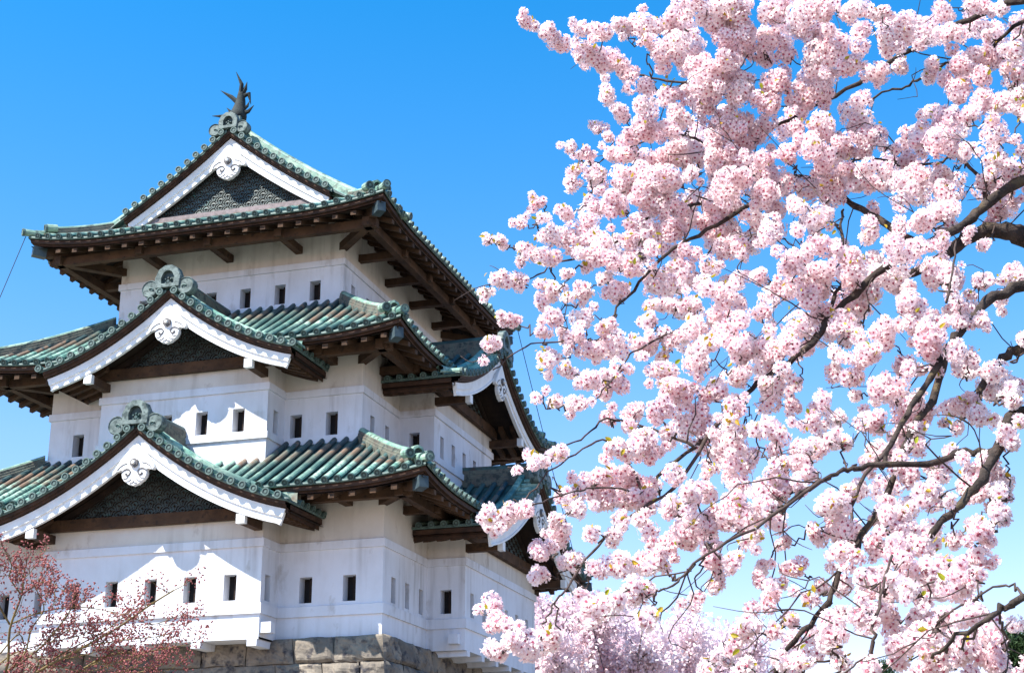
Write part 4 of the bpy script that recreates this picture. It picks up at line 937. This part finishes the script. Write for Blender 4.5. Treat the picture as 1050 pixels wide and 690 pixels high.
# the rest of the crown, beyond the right edge of the picture: boughs that leave the trunk up, right and behind
for i in range(13):
    k = int(rng.integers(len(tp)*5//9, len(tp)-2)); s_ = np.array(tp[k]); th = rng.uniform(-.9, 1.3)
    v = RT*math.cos(th)*rng.uniform(.5, 1)+FW*math.sin(th)*1.2+np.array([0, 0, rng.uniform(.1, .7)]); v /= np.linalg.norm(v); ln = rng.uniform(1.5, 3.0)
    pth = smooth_path([s_, s_+v*ln*.35+np.array([0, 0, .25]), s_+v*ln*.7+rng.normal(size=3)*.15, s_+v*ln+np.array([0, 0, -.25])], 6)
    mb = MB(); mb.tube(pth, [.055*(1-.85*q/(len(pth)-1)) for q in range(len(pth))], 8); cpart(mb.build('branch', M['bark'], None, smooth=True))
    for q in range(5, len(pth)):
        for _ in range(4):
            e_ = pth[q]+(v*.3+rng.normal(size=3)*.8)*rng.uniform(.15, .55)
            if proj(e_)[0] < 1085: continue
            tw.tube(smooth_path([pth[q], (pth[q]+e_)/2+rng.normal(size=3)*.03, e_], 3), [.004-.002*z/6 for z in range(7)], 4)
            for _ in range(3): balls.append((e_+rng.normal(size=3)*.06, rng.uniform(.04, .075)))
# thin bare shoots that fill the middle of the crown
for i in range(210):
    k = int(rng.integers(0, len(NP)))
    if NPX[k, 0] > 1060 or NPX[k, 0] < 690 or (NPX[k, 0] > 900 and rng.random() < .6): continue
    s_ = NP[k, :3]; ln = rng.uniform(.2, .6); v = RT*rng.uniform(-1, .35)+UP*rng.uniform(-.9, .7)+FW*rng.uniform(-.5, .5); v /= np.linalg.norm(v)
    e_ = s_+v*ln; m_ = (s_+e_)/2+rng.normal(size=3)*ln*.1+np.array([0, 0, .04])
    m3 = (m_+e_)/2+rng.normal(size=3)*ln*.09; pth = smooth_path([s_, m_+rng.normal(size=3)*ln*.08, m3, e_], 3); pth = [q_+rng.normal(size=3)*.005 for q_ in pth]; tw.tube(pth, [.0036-.0022*q/(len(pth)-1) for q in range(len(pth))], 4)
    if rng.random() < .8:
        m2 = pth[4]; e2 = m2+(v*.6+rng.normal(size=3)*.5)*ln*.5; tw.tube(smooth_path([m2, (m2+e2)/2+rng.normal(size=3)*.015, e2], 3), [.0026-.0015*q/6 for q in range(7)], 4)
tag(cpart(tw.build('twigs', M['twig'], None, smooth=True)), kind='stuff')

FR_ = .0222                                      # flower radius, m
def ball_flowers(c, r):
    n = max(6, int(4*math.pi*r*r/(FR_*FR_*1.95)))
    k = np.arange(n)+.5; ph = np.arccos(1-2*k/n); th = math.pi*(1+5**.5)*k+rng.uniform(0, 6)
    N = np.stack([np.cos(th)*np.sin(ph), np.sin(th)*np.sin(ph), np.cos(ph)], 1)
    N += rng.normal(size=N.shape)*.22; N /= np.linalg.norm(N, axis=1, keepdims=True)
    el = rng.uniform(.72, 1.28, 3)
    C = c+N*el*np.maximum(r-.012, .01)*rng.uniform(.66, 1.22, (n, 1))
    F = N+rng.normal(size=N.shape)*.26; F /= np.linalg.norm(F, axis=1, keepdims=True)
    return C, F, FR_*rng.uniform(.86, 1.12, n)
rad_px = [b[1]*FPX/((b[0]-CAM)@FW) for b in balls]
order = sorted(range(len(balls)), key=lambda i: -rad_px[i])
inframe = [i for i in order if 20 < proj(balls[i][0])[0] < 1030 and 15 < proj(balls[i][0])[1] < 675]
first = inframe[:95]; fs = set(first)
for i in first:
    C, F, r_ = ball_flowers(*balls[i]); V, Q, Pn = scatter(C, F, r_)
    cpart(np_mesh('blossom_cluster', V, [Q, Pn], [M['petal'], M['flower_eye']], [np.zeros(len(Q)), np.ones(len(Pn))]))
CC, FF, RR = zip(*[ball_flowers(*balls[i]) for i in order if i not in fs])
V, Q, Pn = scatter(np.concatenate(CC), np.concatenate(FF), np.concatenate(RR))
tag(cpart(np_mesh('blossoms', V, [Q, Pn], [M['petal'], M['flower_eye']], [np.zeros(len(Q)), np.ones(len(Pn))])), kind='stuff')
print('balls', len(balls), 'flowers', sum(len(x) for x in CC))
lf = MB()
for p, s_ in leafs:
    v = rng.normal(size=3)+UP*.5; v /= np.linalg.norm(v); sd_ = np.cross(v, rng.normal(size=3)); sd_ /= np.linalg.norm(sd_); nn = np.cross(v, sd_)
    P_ = lambda a, b, c: tuple(p+(v*a+sd_*b+nn*c)*s_)
    lf.add([P_(0, 0, 0), P_(.35, .30, .12), P_(.8, .24, .08), P_(1.15, 0, -.1), P_(.8, -.24, .08), P_(.35, -.30, .12), P_(.4, 0, 0), P_(.8, 0, 0)], [(0, 6, 1), (1, 6, 7, 2), (2, 7, 3), (0, 5, 6), (5, 4, 7, 6), (4, 3, 7)])
tag(cpart(lf.build('leaves', M['leaf'])), kind='stuff')

# ------------------------------------------------------------------ red-budding maple at lower left
def maple():
    base = at(-60, 900, 9.0); base = np.array([base[0], base[1], gz])
    root = empty('maple_tree', tuple(base)); tag(root, 'small maple with yellowish twigs and red spring buds at the foot of the tower', 'tree')
    bpy.context.view_layer.update()
    def mp(o): o.parent = root; o.matrix_parent_inverse = root.matrix_world.inverted(); return o
    br = [([(-60,800),(-20,730),(36,690),(82,665),(121,643),(154,620),(178,605)], 7), ([(-60,800),(-30,720),(5,690),(10,645),(22,610),(24,590)], 7),
          ([(-20,730),(60,700),(110,672),(150,668),(185,662)], 6), ([(5,690),(40,665),(62,640),(74,622)], 4), ([(10,640),(-5,610),(0,585),(-5,570)], 4),
          ([(36,690),(60,672),(105,648),(130,632),(155,640),(180,632)], 3), ([(-30,720),(30,700),(85,690),(120,695),(170,680)], 5), ([(22,610),(36,600),(48,596),(60,602)], 3), ([(10,640),(40,628),(80,622),(120,628)], 3), ([(22,610),(10,592),(12,580),(6,566)], 3), ([(60,700),(100,680),(140,690),(160,678)], 3), ([(-20,730),(20,690),(50,682),(90,688),(130,676)], 3), ([(-20,700),(10,672),(45,660),(80,652)], 3), ([(60,720),(100,700),(140,684),(172,690)], 3), ([(36,690),(50,660),(85,640),(110,652)], 3),
          ([(5,690),(25,670),(32,645),(45,625),(40,610)], 4), ([(82,665),(100,660),(135,655),(165,652)], 3), ([(0,670),(20,650),(30,672),(60,676),(100,668)], 3)]
    buds = []; tw_ = MB()
    tk = MB(); tk.tube(smooth_path([base, base+np.array([.05, 0, 1.0]), at(-60, 800, 9.0)], 4), [.09-.005*i for i in range(9)], 9); mp(tk.build('trunk', M['maple_bark'], None, smooth=True))
    def shoot(p, v, ln, r, lev):
        q = [p]
        for i in range(4): v = v+rng.normal(size=3)*.16+np.array([0, 0, .05]); v /= np.linalg.norm(v); q.append(q[-1]+v*ln/4)
        tw_.tube(q, [r*(1-.15*i) for i in range(5)], 4)
        for i in range(1, 5):
            if lev > 0 and rng.random() < .7:
                d = v+rng.normal(size=3)*.75; d /= np.linalg.norm(d); shoot(q[i], d, ln*rng.uniform(.45, .75), r*.6, lev-1)
            if lev <= 1:
                for _ in range(int(rng.integers(1, 4))): buds.append(q[i]+rng.normal(size=3)*.018)
        for _ in range(4): buds.append(q[-1]+rng.normal(size=3)*.022)
    for pts, w_ in br:
        dj = rng.uniform(-.5, .5); P = [np.concatenate([at(x, y, 9.0+dj*(i/len(pts))), [w_*.55*(1-.7*i/len(pts))/2*9/FPX]]) for i, (x, y) in enumerate(pts)]
        S = smooth_path(P, 4); mb = MB(); mb.tube([s[:3] for s in S], [s[3] for s in S], 6); mp(mb.build('branch', M['maple_bark'], None, smooth=True))
        for i in range(3, len(S), 2):
            v = S[i][:3]-S[i-2][:3]; v /= np.linalg.norm(v)+1e-9; d = v+rng.normal(size=3)*.6; d /= np.linalg.norm(d)
            shoot(S[i][:3], d, rng.uniform(.08, .20), .0026, 1)
        shoot(S[-1][:3], v, .14, .003, 1)
    tag(mp(tw_.build('twigs', M['maple_bark'])), kind='stuff')
    B = np.array(buds); n = len(B); D = rng.normal(size=(n, 3)); D[:, 2] -= .5; D /= np.linalg.norm(D, axis=1, keepdims=True); Fm = frames_from(D); sz = rng.uniform(.008, .018, n)
    t = np.array([(0, 0, 0), (.4, 0, .6), (0, .4, .7), (-.4, 0, .6), (0, -.4, .7), (0, 0, 1.5)])
    Vb = (np.einsum('nij,vj->nvi', Fm, t)*sz[:, None, None]+B[:, None, :]).reshape(-1, 3); o = np.arange(n)*6
    f = np.array([(0, 1, 2), (0, 2, 3), (0, 3, 4), (0, 4, 1), (5, 2, 1), (5, 3, 2), (5, 4, 3), (5, 1, 4)])
    tag(mp(np_mesh('buds', Vb, [(o[:, None, None]+f[None]).reshape(-1, 3)], [M['bud']])), kind='stuff')
    print('buds', n)
maple()

# ------------------------------------------------------------------ trees beyond the tower
def far_cherry(px, depth, top_px, rad, label, seed, n=9000, dens=1.0):
    g = np.random.default_rng(seed); c = at(px, 700, depth); base = np.array([c[0], c[1], gz]); topz = at(px, top_px, depth)[2]
    root = empty('cherry_tree', tuple(base)); tag(root, label, 'tree', 'cherry trees in bloom behind the tower'); bpy.context.view_layer.update()
    H_ = topz-gz
    def pp(o): o.parent = root; o.matrix_parent_inverse = root.matrix_world.inverted(); return o
    tk = MB(); fork = base+np.array([0, 0, H_*.22]); tk.tube([base, (base+fork)/2+g.normal(size=3)*.1, fork], [.45, .38, .33], 10); pp(tk.build('trunk', M['bark'], None, smooth=True))
    lb = MB(); P = []
    for i in range(22):
        th = 2*math.pi*i/22*1.618*3; el = g.uniform(.15, 1.35); d = np.array([math.cos(th)*math.cos(el), math.sin(th)*math.cos(el), math.sin(el)])
        e_ = fork+d*np.array([rad, rad, H_*.76])*g.uniform(.85, 1.0)
        path = smooth_path([fork, fork+(e_-fork)*.4+np.array([0, 0, H_*.10]), e_], 6); lb.tube(path, [.17-.15*k/(len(path)-1) for k in range(len(path))], 5)
        for k in range(4, len(path)):
            for s_ in range(7):
                v = d+g.normal(size=3)*.7+np.array([0, 0, .25]); v /= np.linalg.norm(v); ln = g.uniform(.7, 2.0); e2 = path[k]+v*ln
                if s_ < 3: lb.tube([path[k], (path[k]+e2)/2+g.normal(size=3)*.08, e2], [.03, .022, .008], 4)
                m = int(n/22/9/7)+2; t = g.random(m)[:, None]**.8
                P.append(path[k]+v*ln*t+g.normal(size=(m, 3))*np.array([.20, .20, .15]))
    pp(lb.build('limbs', M['bark']))
    P = np.concatenate(P); m = len(P)
    D = g.normal(size=(m, 3)); D /= np.linalg.norm(D, axis=1, keepdims=True); Fm = frames_from(D); sz = g.uniform(.04, .085, m)
    t = np.array([(-1, -.3, 0), (-.2, -1, .15), (.9, -.5, 0), (1, .5, -.1), (.1, 1, .1), (-.8, .6, 0)])
    Vb = (np.einsum('nij,vj->nvi', Fm, t)*sz[:, None, None]+P[:, None, :]).reshape(-1, 3); o = np.arange(m)*6
    tag(pp(np_mesh('blossoms', Vb, [o[:, None]+np.arange(6)[None]], [M['far_petal']])), kind='stuff'); print('far', m)
far_cherry(585, 62, 596, 5.6, 'pink blossoming cherry tree directly beside the far corner of the tower', 3, 110000)
far_cherry(676, 66, 612, 5.4, 'lower pink cherry tree standing to the right of the one by the tower corner', 4, 95000)
far_cherry(748, 74, 645, 4.0, 'smallest distant pink cherry tree, farthest from the tower', 5, 65000)
far_cherry(622, 82, 622, 5.0, 'pink cherry tree half hidden behind the two nearer ones', 6, 65000)

def pine(px, depth, top_px, rad, label, seed, n):
    g = np.random.default_rng(seed); c = at(px, 700, depth); base = np.array([c[0], c[1], gz]); topz = at(px, top_px, depth)[2]; H_ = topz-gz
    root = empty('pine_tree', tuple(base)); tag(root, label, 'tree', None); bpy.context.view_layer.update()
    def pp(o): o.parent = root; o.matrix_parent_inverse = root.matrix_world.inverted(); return o
    tk = MB(); tk.tube([base+np.array([.3*math.sin(k*.8), .2*math.cos(k), H_*.97*k/8]) for k in range(9)], [.34-.037*k for k in range(9)], 9); pp(tk.build('trunk', M['bark'], None, smooth=True))
    P = []; lb = MB()
    for i in range(26):
        z = g.uniform(.45, 1.0); th = g.uniform(0, 6.28); ext = rad*(1.15-z*.85)*g.uniform(.7, 1.1); d = np.array([math.cos(th), math.sin(th), 0]); s_ = base+np.array([0, 0, H_*z*.95]); e_ = s_+d*ext+np.array([0, 0, .5])
        lb.tube([s_, (s_+e_)/2+np.array([0, 0, -.1]), e_], [.08, .05, .02], 5)
        for t in np.linspace(.35, 1, 6): P.append(s_+(e_-s_)*t+g.normal(size=(n//156, 3))*np.array([.42, .42, .16])+np.array([0, 0, .12]))
    pp(lb.build('limbs', M['bark'])); P = np.concatenate(P); m = len(P)
    D = g.normal(size=(m, 3))+np.array([0, 0, 1.2]); D /= np.linalg.norm(D, axis=1, keepdims=True); Fm = frames_from(D); sz = g.uniform(.16, .3, m)
    t = np.array([(-.10, 0, 0), (.10, 0, 0), (.02, .05, 1), (-.4, .5, .8), (-.25, .6, .75), (.5, -.4, .75), (.35, -.5, .8)])
    Vb = (np.einsum('nij,vj->nvi', Fm, t)*sz[:, None, None]+P[:, None, :]).reshape(-1, 3); o = np.arange(m)*7
    f = np.array([(0, 1, 2), (0, 3, 4), (1, 5, 6)])
    tag(pp(np_mesh('needles', Vb, [(o[:, None, None]+f[None]).reshape(-1, 3)], [M['needle']])), kind='stuff')
pine(1058, 60, 653, 2.9, 'dark green pine tree far beyond the cherry boughs', 8, 12000)
pine(905, 85, 678, 1.6, 'smaller hazy pine top glimpsed between the cherry boughs', 9, 5000)

# ------------------------------------------------------------------ lightning conductor wires
def wire(a, b, sag, label):
    a, b = np.array(a), np.array(b); mb = MB(); mb.tube([a+(b-a)*t+np.array([0, 0, -sag*4*t*(1-t)]) for t in np.linspace(0, 1, 14)], .012, 5)
    tag(mb.build('wire', M['wire']), label, 'wire', 'conductor wires off the roof corners')
wire((-11.05, .28, 11.35), (-13.6, -4.5, gz), .3, 'thin dark wire running down from the left corner of the top roof')
wire((-.25, 12.3, 11.35), (3.4, 15.6, gz), .3, 'thin dark wire running down from the far right corner of the top roof')
